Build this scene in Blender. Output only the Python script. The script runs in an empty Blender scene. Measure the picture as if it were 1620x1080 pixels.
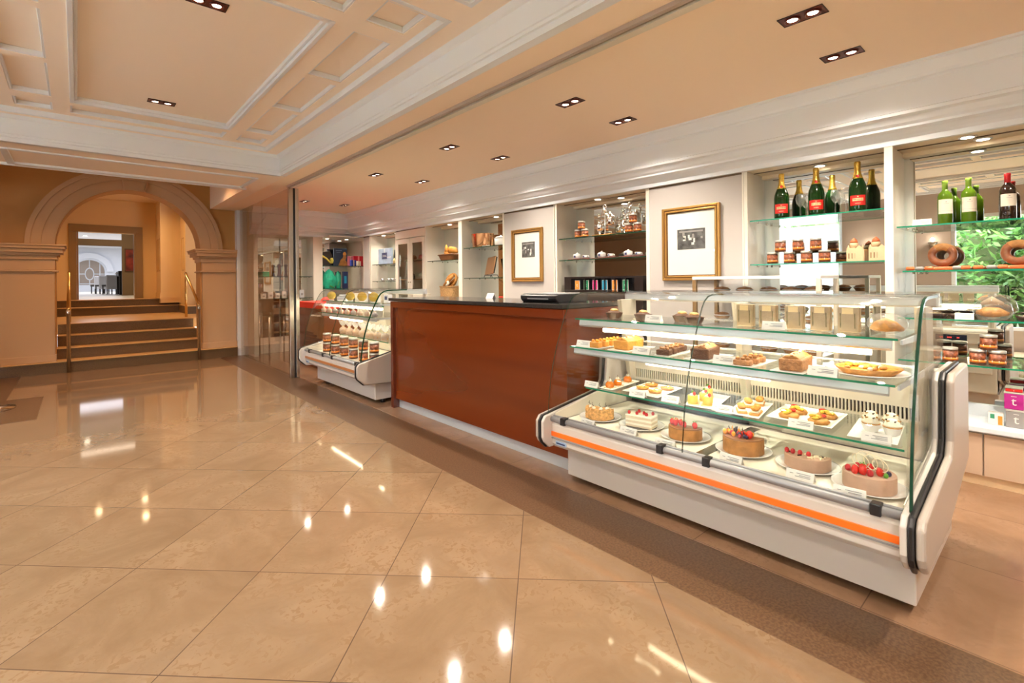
import bpy, math, random
from mathutils import Vector, Matrix
R = math.radians
random.seed(7)
sc = bpy.context.scene
COL = sc.collection
# ------------------------------------------------------------------ camera, world, exposure
cam_d = bpy.data.cameras.new('camera'); cam = bpy.data.objects.new('camera', cam_d); COL.objects.link(cam)
cam_d.sensor_width = 36.0; cam_d.lens = 36.0 * 778 / 1620
cam_d.shift_y = -94.5 / 1620; cam_d.clip_start = 0.02; cam_d.clip_end = 200
cam.location = (0, 0, 1.3)
cam.matrix_world = Matrix.Translation((0, 0, 1.3)) @ Matrix.Rotation(R(-41.5), 4, 'Z') @ Matrix.Rotation(R(90), 4, 'X') @ Matrix.Rotation(R(-0.57), 4, 'Z')
sc.camera = cam
W = bpy.data.worlds.new('world'); sc.world = W; W.use_nodes = True
bg = W.node_tree.nodes['Background']; bg.inputs[0].default_value = (0.92, 0.95, 1.0, 1); bg.inputs[1].default_value = 2.6
sc.view_settings.view_transform = 'Standard'; sc.view_settings.look = 'None'
sc.view_settings.exposure = 1.4; sc.view_settings.gamma = 1.0; sc.view_settings.use_curve_mapping = False
sc.cycles.max_bounces = 10; sc.cycles.diffuse_bounces = 5; sc.cycles.glossy_bounces = 6
sc.cycles.transparent_max_bounces = 40; sc.cycles.transmission_bounces = 6
sc.cycles.caustics_reflective = False; sc.cycles.caustics_refractive = False
sc.cycles.sample_clamp_indirect = 4.0; sc.cycles.use_denoising = True
WARM = (1.0, 0.87, 0.72)
def lamp(kind, name, loc, power, color=WARM, size=0.05, rot=(0, 0, 0), angle=120, blend=0.9, parent=None):
    d = bpy.data.lights.new(name, kind); d.energy = power; d.color = color
    if kind == 'AREA': d.shape = 'RECTANGLE'; d.size = size[0]; d.size_y = size[1]
    else: d.shadow_soft_size = size
    if kind == 'SPOT': d.spot_size = R(angle); d.spot_blend = blend
    o = bpy.data.objects.new(name, d); COL.objects.link(o); o.location = loc; o.rotation_euler = rot
    if parent: o.parent = parent
    return o
SPOT_W = 54; DAY = (0.72, 0.86, 1.0)
# daylight coming in through the lobby's windows (behind the camera's left) 
lamp('AREA', 'sky_light_through_windows', (-6.5, 1.8, 5.0), 19000, DAY, (4, 7), (0, R(-52), 0))
# ------------------------------------------------------------------ mesh builder
class MB:
    def __init__(s): s.v = []; s.f = []; s.s = []; s.m = []
    def add(s, vs, fs, smooth=False, m=0):
        b = len(s.v); s.v += [tuple(p) for p in vs]
        for f in fs: s.f.append([i + b for i in f]); s.s.append(smooth); s.m.append(m)
        return s
    def box(s, x0, x1, y0, y1, z0, z1, m=0, rot=0, tilt=None):
        vs = [(x0,y0,z0),(x1,y0,z0),(x1,y1,z0),(x0,y1,z0),(x0,y0,z1),(x1,y0,z1),(x1,y1,z1),(x0,y1,z1)]
        M = None
        if rot: M = Matrix.Rotation(rot, 4, 'Z')
        if tilt is not None: M = tilt if M is None else tilt @ M
        if M is not None:
            c = Vector(((x0+x1)/2, (y0+y1)/2, (z0+z1)/2)); vs = [M @ (Vector(p)-c) + c for p in vs]
        return s.add(vs, [(0,3,2,1),(4,5,6,7),(0,1,5,4),(1,2,6,5),(2,3,7,6),(3,0,4,7)], False, m)
    def prism(s, poly, axis, a0, a1, m=0, smooth=False, mcap=None):
        n = len(poly)
        def P(p, a): return (a, p[0], p[1]) if axis == 'x' else (p[0], a, p[1]) if axis == 'y' else (p[0], p[1], a)
        vs = [P(p, a0) for p in poly] + [P(p, a1) for p in poly]
        s.add(vs, [(i, (i+1) % n, n+(i+1) % n, n+i) for i in range(n)], smooth, m)
        b = len(s.v) - 2*n; mc = m if mcap is None else mcap
        s.f += [[b+i for i in range(n)][::-1], [b+n+i for i in range(n)]]; s.s += [False]*2; s.m += [mc]*2
        return s
    def lathe(s, prof, c=(0,0,0), seg=20, m=0, smooth=True, sx=1, sy=1, a0=0, wob=0):
        n = len(prof); vs = []
        for k in range(seg):
            a = a0 + 2*math.pi*k/seg
            for r, z in prof:
                rr = r*(1 + (random.uniform(-wob, wob) if wob and r > 1e-4 else 0))
                vs.append((c[0]+rr*math.cos(a)*sx, c[1]+rr*math.sin(a)*sy, c[2]+z))
        fs = []
        for k in range(seg):
            k2 = (k+1) % seg
            for i in range(n-1): fs.append((k*n+i, k2*n+i, k2*n+i+1, k*n+i+1))
        s.add(vs, fs, smooth, m)
        for idx, rev in ((0, True), (n-1, False)):
            if prof[idx][0] > 1e-5:
                b = len(s.v) - seg*n; f = [b+k*n+idx for k in range(seg)]
                s.f.append(f[::-1] if rev else f); s.s.append(False); s.m.append(m)
        return s
    def cyl(s, x, y, z0, z1, r, seg=18, m=0): return s.lathe([(r, z0), (r, z1)], (x, y, 0), seg, m)
    def tube(s, pts, r, seg=8, m=0, closed=False):
        pts = [Vector(p) for p in pts]; n = len(pts); rs = r if isinstance(r, (list, tuple)) else [r]*n
        vs = []; up = Vector((0,0,1))
        for i, p in enumerate(pts):
            a = pts[(i-1) % n] if (closed or i > 0) else p; b = pts[(i+1) % n] if (closed or i < n-1) else p
            t = (b-a).normalized(); u = t.cross(up) if i == 0 else pu - t*pu.dot(t)
            if u.length < 1e-3: u = t.cross(Vector((0,1,0)))
            u.normalize(); w = t.cross(u); pu = u
            for k in range(seg):
                an = 2*math.pi*k/seg; vs.append(p + (u*math.cos(an) + w*math.sin(an))*rs[i])
        fs = []
        for i in range(n if closed else n-1):
            j = (i+1) % n
            for k in range(seg):
                k2 = (k+1) % seg; fs.append((i*seg+k, i*seg+k2, j*seg+k2, j*seg+k))
        if not closed: fs += [tuple(range(seg))[::-1], tuple((n-1)*seg+k for k in range(seg))]
        return s.add(vs, fs, True, m)
    def ball(s, c, r, sc3=(1,1,1), seg=12, rings=8, m=0, noise=0, rot=None):
        vs = []; c = Vector(c)
        for j in range(rings+1):
            ph = math.pi*j/rings
            for k in range(seg):
                a = 2*math.pi*k/seg; q = Vector((math.sin(ph)*math.cos(a)*sc3[0], math.sin(ph)*math.sin(a)*sc3[1], math.cos(ph)*sc3[2]))*r
                if noise and 0 < j < rings: q *= 1+random.uniform(-noise, noise)
                if rot is not None: q = rot @ q
                vs.append(c+q)
        fs = [(j*seg+k, (j+1)*seg+k, (j+1)*seg+(k+1) % seg, j*seg+(k+1) % seg) for j in range(rings) for k in range(seg)]
        return s.add(vs, fs, True, m)
    def sheet(s, rows, m=0, smooth=True, closed=False):
        n = len(rows[0]); vs = [p for r_ in rows for p in r_]
        fs = [(i*n+k, i*n+(k+1) % n, (i+1)*n+(k+1) % n, (i+1)*n+k) for i in range(len(rows)-1) for k in range(n if closed else n-1)]
        return s.add(vs, fs, smooth, m)
    def build(s, name, mats, parent=None, bevel=0, loc=None, seg=2):
        me = bpy.data.meshes.new(name); me.from_pydata(s.v, [], s.f)
        for m in (mats if isinstance(mats, (list, tuple)) else [mats]): me.materials.append(m)
        me.polygons.foreach_set('use_smooth', s.s); me.polygons.foreach_set('material_index', s.m); me.update()
        o = bpy.data.objects.new(name, me); COL.objects.link(o)
        if loc is not None: o.location = loc
        if parent: o.parent = parent
        if bevel:
            b = o.modifiers.new('bevel', 'BEVEL'); b.width = bevel; b.segments = seg; b.limit_method = 'ANGLE'; b.angle_limit = R(35)
        return o
def tag(o, label, cat, group=None):
    o['label'] = label; o['category'] = cat
    if group: o['group'] = group
    return o
def thing(name, label, cat, loc=(0,0,0), rz=0, group=None):
    o = bpy.data.objects.new(name, None); COL.objects.link(o); o.empty_display_size = 0.1
    o.location = loc; o.rotation_euler = (0, 0, rz); return tag(o, label, cat, group)
def struct(name, mb, mats, bevel=0, parent=None, kind='structure'):
    o = mb.build(name, mats, parent, bevel)
    if not parent: o['kind'] = kind
    return o
def kids(o): return [c for c in list(bpy.data.objects) if c.parent == o]
def dup(root, loc, rz=0, label=None, scale=None):
    r_ = root.copy(); COL.objects.link(r_); r_.location = loc; r_.rotation_euler = (0, 0, rz)
    if scale: r_.scale = (scale,)*3 if not isinstance(scale, tuple) else scale
    if label: r_['label'] = label
    for ch in root.children:
        c = ch.copy(); COL.objects.link(c); c.parent = r_
        for g in ch.children:
            d = g.copy(); COL.objects.link(d); d.parent = c
    return r_
class Proto:
    """first call places the model itself, later calls place copies of it"""
    def __init__(s, make): s.make = make; s.o = None
    def __call__(s, loc, label, rz=0, scale=None, group=None):
        if s.o is None:
            s.o = s.make(); s.o.location = loc; s.o.rotation_euler = (0, 0, rz); s.o['label'] = label
            if scale: s.o.scale = (scale,)*3 if not isinstance(scale, tuple) else scale
            r_ = s.o
        else:
            r_ = dup(s.o, loc, rz, label, scale or (1, 1, 1))
        if group: r_['group'] = group
        return r_
ORD = ['leftmost', 'second from the left', 'third from the left', 'fourth from the left', 'fifth from the left', 'sixth from the left', 'seventh from the left', 'eighth from the left', 'ninth from the left']
# ------------------------------------------------------------------ materials
def mat(name, col, rough=0.5, metal=0.0, spec=0.5, emit=None, estr=0, coat=0, bump=0, bscale=40, var=0, vscale=5, trans=0, sub=0):
    m = bpy.data.materials.new(name); m.use_nodes = True; nt = m.node_tree; b = nt.nodes['Principled BSDF']
    b.inputs['Base Color'].default_value = (*col, 1); b.inputs['Roughness'].default_value = rough; b.inputs['Metallic'].default_value = metal
    b.inputs['Specular IOR Level'].default_value = spec
    if coat: b.inputs['Coat Weight'].default_value = coat; b.inputs['Coat Roughness'].default_value = 0.06
    if emit: b.inputs['Emission Color'].default_value = (*emit, 1); b.inputs['Emission Strength'].default_value = estr
    if bump or var:
        tc = nt.nodes.new('ShaderNodeTexCoord')
        if var:
            n = nt.nodes.new('ShaderNodeTexNoise'); n.inputs['Scale'].default_value = vscale; n.inputs['Detail'].default_value = 5
            nt.links.new(tc.outputs['Object'], n.inputs['Vector'])
            r_ = nt.nodes.new('ShaderNodeValToRGB')
            r_.color_ramp.elements[0].position = 0.3; r_.color_ramp.elements[1].position = 0.7
            r_.color_ramp.elements[0].color = (*[max(0, c*(1-var)) for c in col], 1); r_.color_ramp.elements[1].color = (*[min(1, c*(1+var)) for c in col], 1)
            nt.links.new(n.outputs['Fac'], r_.inputs['Fac']); nt.links.new(r_.outputs['Color'], b.inputs['Base Color'])
        if bump:
            n = nt.nodes.new('ShaderNodeTexNoise'); n.inputs['Scale'].default_value = bscale; n.inputs['Detail'].default_value = 4
            nt.links.new(tc.outputs['Object'], n.inputs['Vector'])
            bp = nt.nodes.new('ShaderNodeBump'); bp.inputs['Strength'].default_value = bump; bp.inputs['Distance'].default_value = 0.01
            nt.links.new(n.outputs['Fac'], bp.inputs['Height']); nt.links.new(bp.outputs['Normal'], b.inputs['Normal'])
    return m
def glassmat(name, tint, ior=1.45, rough=0.0, haze=0.0, hcol=(1,1,1)):
    m = bpy.data.materials.new(name); m.use_nodes = True; nt = m.node_tree; nt.nodes.remove(nt.nodes['Principled BSDF'])
    out = nt.nodes['Material Output']; t = nt.nodes.new('ShaderNodeBsdfTransparent'); t.inputs[0].default_value = (*tint, 1)
    g = nt.nodes.new('ShaderNodeBsdfGlossy'); g.inputs['Roughness'].default_value = rough
    fr = nt.nodes.new('ShaderNodeFresnel'); ge = nt.nodes.new('ShaderNodeNewGeometry'); mi = nt.nodes.new('ShaderNodeMix')
    mi.inputs[2].default_value = ior; mi.inputs[3].default_value = 1/ior; nt.links.new(ge.outputs['Backfacing'], mi.inputs[0]); nt.links.new(mi.outputs[0], fr.inputs['IOR'])
    mx = nt.nodes.new('ShaderNodeMixShader'); nt.links.new(fr.outputs[0], mx.inputs[0]); nt.links.new(t.outputs[0], mx.inputs[1]); nt.links.new(g.outputs[0], mx.inputs[2])
    last = mx
    if haze:
        d = nt.nodes.new('ShaderNodeBsdfTranslucent'); d.inputs[0].default_value = (*hcol, 1)
        d2 = nt.nodes.new('ShaderNodeBsdfDiffuse'); d2.inputs[0].default_value = (*hcol, 1)
        a = nt.nodes.new('ShaderNodeMixShader'); nt.links.new(d.outputs[0], a.inputs[1]); nt.links.new(d2.outputs[0], a.inputs[2])
        m2 = nt.nodes.new('ShaderNodeMixShader'); m2.inputs[0].default_value = haze
        nt.links.new(mx.outputs[0], m2.inputs[1]); nt.links.new(a.outputs[0], m2.inputs[2]); last = m2
    nt.links.new(last.outputs[0], out.inputs['Surface']); return m
def emat(name, col, s):
    m = bpy.data.materials.new(name); m.use_nodes = True; nt = m.node_tree; nt.nodes.remove(nt.nodes['Principled BSDF'])
    e = nt.nodes.new('ShaderNodeEmission'); e.inputs[0].default_value = (*col, 1); e.inputs[1].default_value = s
    nt.links.new(e.outputs[0], nt.nodes['Material Output'].inputs['Surface']); return m
def woodmat(name, dark, light, rough=0.25, coat=0.6, axis=2, scale=6.0, spec=0.5):
    m = mat(name, light, rough, coat=coat, spec=spec); nt = m.node_tree; b = nt.nodes['Principled BSDF']
    tc = nt.nodes.new('ShaderNodeTexCoord'); mp = nt.nodes.new('ShaderNodeMapping')
    s = [scale]*3; s[axis] = scale*0.12 if axis != 2 else scale*3; s = (scale*3, scale*0.35, scale*4) if axis == 1 else s
    mp.inputs['Scale'].default_value = s
    n = nt.nodes.new('ShaderNodeTexNoise'); n.inputs['Scale'].default_value = 0.6; n.inputs['Detail'].default_value = 1.5; n.inputs['Distortion'].default_value = 0.15
    r_ = nt.nodes.new('ShaderNodeValToRGB'); r_.color_ramp.elements[0].position = 0.3; r_.color_ramp.elements[1].position = 0.72
    r_.color_ramp.elements[0].color = (*dark, 1); r_.color_ramp.elements[1].color = (*light, 1)
    L = nt.links.new; L(tc.outputs['Object'], mp.inputs[0]); L(mp.outputs[0], n.inputs['Vector']); L(n.outputs['Fac'], r_.inputs[0]); L(r_.outputs[0], b.inputs['Base Color'])
    return m
def tilemat(name, base, vein, size, ang, off, rough=0.09, line=0.0022, linecol=(0.35,0.23,0.14), tint=0.10, spec=0.5, deep=(0.55,0.34,0.14)):
    m = mat(name, base, rough, spec=spec); nt = m.node_tree; b = nt.nodes['Principled BSDF']; N = nt.nodes.new; L = nt.links.new
    tc = N('ShaderNodeTexCoord'); mp = N('ShaderNodeMapping'); mp.vector_type = 'POINT'
    mp.inputs['Rotation'].default_value = (0, 0, R(ang)); L(tc.outputs['Object'], mp.inputs[0])
    sep = N('ShaderNodeSeparateXYZ'); L(mp.outputs[0], sep.inputs[0])
    def M(op, a, b_=None):
        n = N('ShaderNodeMath'); n.operation = op
        for i, q in enumerate((a, b_)):
            if q is None: continue
            if isinstance(q, (int, float)): n.inputs[i].default_value = q
            else: L(q, n.inputs[i])
        return n.outputs[0]
    ids = []; ds = []
    for k in range(2):
        u = M('DIVIDE', M('SUBTRACT', sep.outputs[k], off[k]), size); fl = M('FLOOR', u); fr = M('SUBTRACT', u, fl)
        ds.append(M('MINIMUM', fr, M('SUBTRACT', 1.0, fr))); ids.append(fl)
    dmin = M('MINIMUM', ds[0], ds[1]); ln = M('LESS_THAN', dmin, line/size)
    cx = N('ShaderNodeCombineXYZ'); L(ids[0], cx.inputs[0]); L(ids[1], cx.inputs[1])
    wn = N('ShaderNodeTexWhiteNoise'); L(cx.outputs[0], wn.inputs['Vector'])
    # each tile gets its own piece of the vein pattern
    ad = N('ShaderNodeVectorMath'); ad.operation = 'MULTIPLY_ADD'; L(wn.outputs['Color'], ad.inputs[0]); ad.inputs[1].default_value = (20, 20, 20); L(mp.outputs[0], ad.inputs[2])
    n1 = N('ShaderNodeTexNoise'); n1.inputs['Scale'].default_value = 2.2; n1.inputs['Detail'].default_value = 6; n1.inputs['Roughness'].default_value = 0.6; n1.inputs['Distortion'].default_value = 1.2; L(ad.outputs[0], n1.inputs['Vector'])
    n2 = N('ShaderNodeTexNoise'); n2.inputs['Scale'].default_value = 26; n2.inputs['Detail'].default_value = 5; n2.inputs['Distortion'].default_value = 1.5; L(ad.outputs[0], n2.inputs['Vector'])
    r1 = N('ShaderNodeValToRGB'); r1.color_ramp.elements[0].position = 0.35; r1.color_ramp.elements[1].position = 0.65
    r1.color_ramp.elements[0].color = (*vein, 1); r1.color_ramp.elements[1].color = (*base, 1); L(n1.outputs['Fac'], r1.inputs[0])
    # small ochre flecks where both noises are high
    fk = M('MULTIPLY', M('GREATER_THAN', n2.outputs['Fac'], 0.56), M('MINIMUM', M('MAXIMUM', M('MULTIPLY', M('SUBTRACT', n1.outputs['Fac'], 0.47), 8.0), 0.1), 1.0))
    mx1 = N('ShaderNodeMixRGB'); mx1.inputs[2].default_value = (*deep, 1); L(M('MULTIPLY', fk, 0.38), mx1.inputs[0]); L(r1.outputs[0], mx1.inputs[1])
    hs = N('ShaderNodeHueSaturation'); L(mx1.outputs[0], hs.inputs['Color']); L(M('ADD', 1.0 - tint/2, M('MULTIPLY', wn.outputs['Value'], tint)), hs.inputs['Value'])
    mx = N('ShaderNodeMixRGB'); L(ln, mx.inputs[0]); L(hs.outputs[0], mx.inputs[1]); mx.inputs[2].default_value = (*linecol, 1)
    L(mx.outputs[0], b.inputs['Base Color']); return m
def granite(name, a, c, rough=0.25):
    m = mat(name, a, rough); nt = m.node_tree; b = nt.nodes['Principled BSDF']; N = nt.nodes.new; L = nt.links.new
    tc = N('ShaderNodeTexCoord'); n = N('ShaderNodeTexNoise'); n.inputs['Scale'].default_value = 90; n.inputs['Detail'].default_value = 3; L(tc.outputs['Object'], n.inputs['Vector'])
    r_ = N('ShaderNodeValToRGB'); r_.color_ramp.elements[0].position = 0.38; r_.color_ramp.elements[1].position = 0.62
    r_.color_ramp.elements[0].color = (*a, 1); r_.color_ramp.elements[1].color = (*c, 1); L(n.outputs['Fac'], r_.inputs[0]); L(r_.outputs[0], b.inputs['Base Color']); return m
M_ = dict(
 ceil=mat('ceiling paint', (0.95, 0.84, 0.73), 0.7), ceils=mat('shop ceiling paint', (0.96, 0.79, 0.62), 0.7), white=mat('daylight tinted white gloss trim', (0.78, 0.825, 0.89), 0.32), wall=mat('cream wall paint', (0.84, 0.74, 0.64), 0.6),  # cool tint in the white trim stands in for daylight on it
 panel=mat('pale upholstered wall panel', (0.50, 0.47, 0.45), 0.8, bump=0.05, bscale=300), doorp=mat('peach cabinet lacquer', (0.56, 0.41, 0.29), 0.4), lacquer=mat('cream lacquer', (0.80, 0.77, 0.68), 0.35),
 soffit=mat('niche soffit paint', (0.78, 0.64, 0.46), 0.4), ochre=mat('warm ochre wall paint', (0.70, 0.50, 0.26), 0.55), stonewall=mat('lobby wall paint', (0.46, 0.24, 0.075), 0.6), archwall=mat('arch plaster', (0.50, 0.33, 0.19), 0.6),
 taupe=mat('taupe paint', (0.42, 0.34, 0.29), 0.6), brown=mat('brown door frame', (0.24, 0.145, 0.06), 0.5),
 mirror=mat('mirror', (0.86, 0.90, 0.87), 0.0, 1.0), steel=mat('brushed steel', (0.55, 0.52, 0.48), 0.25, 1.0), brass=mat('polished brass', (0.72, 0.50, 0.22), 0.2, 1.0), chrome=mat('chrome', (0.8, 0.8, 0.82), 0.06, 1.0),
 alu=mat('pale aluminium', (0.62, 0.66, 0.70), 0.35, 0.5), creamalu=mat('cream aluminium', (0.72, 0.66, 0.55), 0.4, 0.2), rail=mat('grey rail', (0.30, 0.30, 0.31), 0.4, 0.3),
 black=mat('black plastic', (0.012, 0.011, 0.013), 0.35), dark=mat('dark recess', (0.03, 0.025, 0.02), 0.6), grout=mat('dark groove', (0.10, 0.06, 0.03), 0.7),
 enamelb=mat('beige end panel plastic', (0.46, 0.40, 0.35), 0.35), enamel=mat('white enamel', (0.62, 0.57, 0.53), 0.25, coat=0.3), deck=mat('cream deck', (0.82, 0.76, 0.65), 0.3), bounce=mat('pale terrace paving', (0.62, 0.60, 0.56), 0.8), orange=mat('orange strip', (0.92, 0.16, 0.01), 0.3, coat=0.3), copperstrip=mat('dull copper strip', (0.50, 0.19, 0.06), 0.35, 0.3),
 mahog=woodmat('mahogany veneer', (0.105, 0.014, 0.001), (0.17, 0.026, 0.003), axis=1, scale=1.6), mahogd=woodmat('dark mahogany edge', (0.07, 0.010, 0.004), (0.13, 0.022, 0.008), axis=2, scale=3),
 ctop=mat('black granite counter top', (0.03, 0.028, 0.028), 0.12, var=0.4, vscale=200), gold=mat('gilded wood', (0.48, 0.26, 0.07), 0.35, 0.7), goldd=mat('dark gilded groove', (0.14, 0.06, 0.02), 0.5, 0.3),
 paper=mat('white paper', (0.80, 0.79, 0.76), 0.7), photo=mat('grey photograph', (0.10, 0.10, 0.10), 0.6, var=0.6, vscale=20), ink=mat('grey ink', (0.30, 0.30, 0.32), 0.7),
 strip=granite('brown granite strip', (0.075, 0.034, 0.015), (0.125, 0.07, 0.035), 0.3), step=granite('brown step stone', (0.085, 0.045, 0.018), (0.13, 0.075, 0.032), 0.4), land=mat('landing stone and lit tread tops', (0.55, 0.33, 0.13), 0.35, var=0.12, vscale=1.5),
 glass=glassmat('clear glass', (0.985, 0.992, 0.988), 1.28), shelfg=glassmat('shelf glass', (0.96, 0.985, 0.97)), gedge=mat('green glass edge', (0.01, 0.22, 0.12), 0.15), gedged=mat('dark green glass edge', (0.004, 0.045, 0.024), 0.15), smoke=glassmat('smoked glass', (0.90, 0.85, 0.79), 1.5),
 wrap=glassmat('clear wrap', (0.93, 0.93, 0.92), 1.5, 0.08, 0.10), wrapw=glassmat('milky wrap', (0.95, 0.95, 0.95), 1.5, 0.15, 0.4), blind=glassmat('white roller blind', (0.5, 0.5, 0.5), 1.1, 0.3, 0.9),
 tubeL=emat('fluorescent tube', (1.0, 0.80, 0.52), 8), bulb=emat('lit halogen bulb', (1.0, 0.80, 0.55), 10), bulb2=emat('lit downlight', (1.0, 0.85, 0.62), 8), redbox=mat('dark red lamp housing', (0.10, 0.012, 0.006), 0.3),
 plate=mat('white porcelain', (0.80, 0.80, 0.79), 0.15, coat=0.4), plated=mat('grey plate well', (0.30, 0.30, 0.30), 0.2, coat=0.4), tray=mat('white tray', (0.78, 0.78, 0.75), 0.3),
 champ=mat('dark green champagne glass', (0.004, 0.030, 0.005), 0.07, spec=0.5), foil=mat('gold foil', (0.80, 0.52, 0.10), 0.25, 0.9, bump=0.3, bscale=120), redlab=mat('red bottle label', (0.62, 0.02, 0.015), 0.4), cork=mat('gold banner', (0.80, 0.62, 0.32), 0.4), 
 wineg=mat('yellow green bottle glass', (0.07, 0.14, 0.006), 0.06), winef=mat('green capsule', (0.25, 0.42, 0.05), 0.3), winel=mat('cream bottle label', (0.72, 0.66, 0.55), 0.6), redw=mat('dark red wine bottle glass', (0.018, 0.008, 0.006), 0.05, coat=1), redf=mat('red capsule', (0.50, 0.015, 0.02), 0.3),
 choc=mat('dark chocolate', (0.045, 0.020, 0.012), 0.4, bump=0.5, bscale=60), choco=mat('chocolate cake crumb', (0.11, 0.045, 0.022), 0.7, bump=0.8, bscale=80), chocl=mat('milk chocolate mousse', (0.46, 0.29, 0.20), 0.55, bump=0.2, bscale=40, var=0.12, vscale=12), cocoa=mat('cocoa glaze', (0.27, 0.12, 0.05), 0.4), caramel=mat('caramel sponge', (0.40, 0.18, 0.05), 0.6, bump=0.5, bscale=60, var=0.25, vscale=20), 
 sponge=mat('golden cake', (0.62, 0.28, 0.05), 0.6, bump=0.5, bscale=70, var=0.2, vscale=25), crumb=mat('toasted flaked almond', (0.72, 0.42, 0.16), 0.7, bump=1.0, bscale=60, var=0.35, vscale=60), cream=mat('whipped cream', (0.86, 0.80, 0.66), 0.5, bump=0.3, bscale=50), layer=mat('layered sponge', (0.66, 0.55, 0.40), 0.7, bump=0.4, bscale=50), 
 berry=mat('red strawberry', (0.62, 0.02, 0.012), 0.25, coat=0.4, bump=0.4, bscale=150), rasp=mat('raspberry', (0.55, 0.02, 0.03), 0.4, bump=0.8, bscale=250), blue=mat('blueberry', (0.02, 0.02, 0.06), 0.4), leafy=mat('green leaf', (0.10, 0.30, 0.03), 0.4), physalis=mat('orange berry', (0.85, 0.32, 0.02), 0.3, coat=0.3), whitech=mat('white chocolate', (0.85, 0.76, 0.55), 0.35),
 yel=mat('lemon glaze', (0.75, 0.50, 0.05), 0.3, coat=0.3), yelg=mat('custard yellow', (0.72, 0.40, 0.04), 0.4, var=0.3, vscale=60), crust=mat('baked pastry', (0.60, 0.28, 0.07), 0.55, bump=0.6, bscale=50, var=0.3, vscale=30), mousse=mat('orange glazed mousse', (0.70, 0.18, 0.01), 0.12, coat=0.8), brownie=mat('nut slice', (0.42, 0.20, 0.08), 0.6, bump=0.9, bscale=90, var=0.3, vscale=60),
 bread=mat('sandwich bread', (0.42, 0.31, 0.19), 0.7, bump=0.3, bscale=90, var=0.1, vscale=30), filling=mat('sandwich filling', (0.16, 0.13, 0.05), 0.6, var=0.6, vscale=120), jarlab=mat('brown picture label', (0.24, 0.07, 0.028), 0.4, var=0.7, vscale=70), jarw=mat('label white patch', (0.75, 0.68, 0.58), 0.5), lid=mat('silver tin lid', (0.72, 0.70, 0.66), 0.3, 0.6),
 nut=mat('mixed nuts', (0.50, 0.24, 0.07), 0.5, bump=1, bscale=80, var=0.5, vscale=80), lolly=mat('gold sugar lollipop', (0.50, 0.33, 0.04), 0.3, coat=0.5, bump=0.5, bscale=60), copper=mat('hammered copper', (0.85, 0.50, 0.30), 0.2, 1.0, bump=0.12, bscale=30), wicker=mat('pale wicker', (0.48, 0.29, 0.12), 0.7, bump=1, bscale=60, var=0.3, vscale=60), wickd=mat('dark wicker', (0.22, 0.09, 0.03), 0.6, bump=1, bscale=70),
 silver=mat('polished silver', (0.85, 0.85, 0.86), 0.12, 1.0), teak=mat('reddish wooden tray', (0.20, 0.035, 0.03), 0.4), espresso=mat('espresso wood chest', (0.018, 0.012, 0.011), 0.3, coat=0.3), pine=mat('pale pine wood', (0.72, 0.53, 0.32), 0.6, var=0.12, vscale=8), terra=mat('red dome paint', (0.62, 0.16, 0.06), 0.5), navy=mat('navy mark', (0.02, 0.03, 0.12), 0.5),
 teal=mat('turquoise tissue', (0.02, 0.48, 0.30), 0.4, var=0.3, vscale=12), pink=mat('pink gift box', (0.80, 0.25, 0.28), 0.5), redbx=mat('red gift box', (0.55, 0.01, 0.03), 0.4), bluebx=mat('blue gift box', (0.03, 0.07, 0.45), 0.4), ice=mat('pale blue satin', (0.33, 0.44, 0.62), 0.35, var=0.15, vscale=8), redcloth=mat('red table cloth', (0.75, 0.03, 0.012), 0.6),
 leaf=mat('garden leaf', (0.06, 0.17, 0.035), 0.5, var=0.6, vscale=3), leafl=mat('bright garden leaf', (0.16, 0.32, 0.08), 0.5, var=0.5, vscale=3), soil=mat('garden soil', (0.08, 0.10, 0.04), 0.9), screen=mat('dark blue display', (0.015, 0.02, 0.05), 0.2), led=emat('red led', (1.0, 0.05, 0.04), 1.2), exitg=emat('lit green sign', (0.0, 0.45, 0.22), 1.2),
 sausage=mat('orange cured sausage', (0.72, 0.16, 0.04), 0.35, coat=0.4, bump=0.4, bscale=60), ringb=mat('brown pastry ring', (0.26, 0.085, 0.03), 0.35, coat=0.4, bump=0.4, bscale=40, var=0.3, vscale=15), foilc=mat('silver foil cup', (0.75, 0.75, 0.74), 0.25, 0.9, bump=0.8, bscale=60),
 curtain=mat('white linen', (0.75, 0.76, 0.80), 0.7), paint=mat('red abstract painting', (0.30, 0.03, 0.01), 0.4, var=0.9, vscale=3), magenta=mat('magenta tin', (0.45, 0.02, 0.25), 0.4), teagreen=mat('green tea card', (0.03, 0.25, 0.12), 0.5), teaor=mat('orange tea card', (0.80, 0.25, 0.03), 0.5), teapk=mat('pink tea card', (0.72, 0.05, 0.25), 0.5), teabl=mat('blue tea card', (0.02, 0.35, 0.60), 0.5), greytin=mat('grey tin', (0.35, 0.33, 0.32), 0.4, 0.3), gift=mat('black gift bag', (0.02, 0.012, 0.012), 0.3), ribbon=mat('yellow ribbon', (0.70, 0.62, 0.10), 0.35), poster=mat('dark blue book cover', (0.03, 0.05, 0.10), 0.3),
)
M_['floor'] = tilemat('polished beige marble tiles', (0.225, 0.148, 0.088), (0.178, 0.112, 0.062), 0.586, 45, (-0.117, 2.15), rough=0.06, spec=0.4, linecol=(0.09,0.055,0.035), deep=(0.15,0.08,0.03))
M_['floor2'] = tilemat('pink beige shop floor tiles', (0.30, 0.175, 0.105), (0.24, 0.135, 0.075), 0.70, 0, (2.31, 0.55), rough=0.2, linecol=(0.14, 0.08, 0.05), deep=(0.20, 0.11, 0.06))
K = M_
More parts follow.
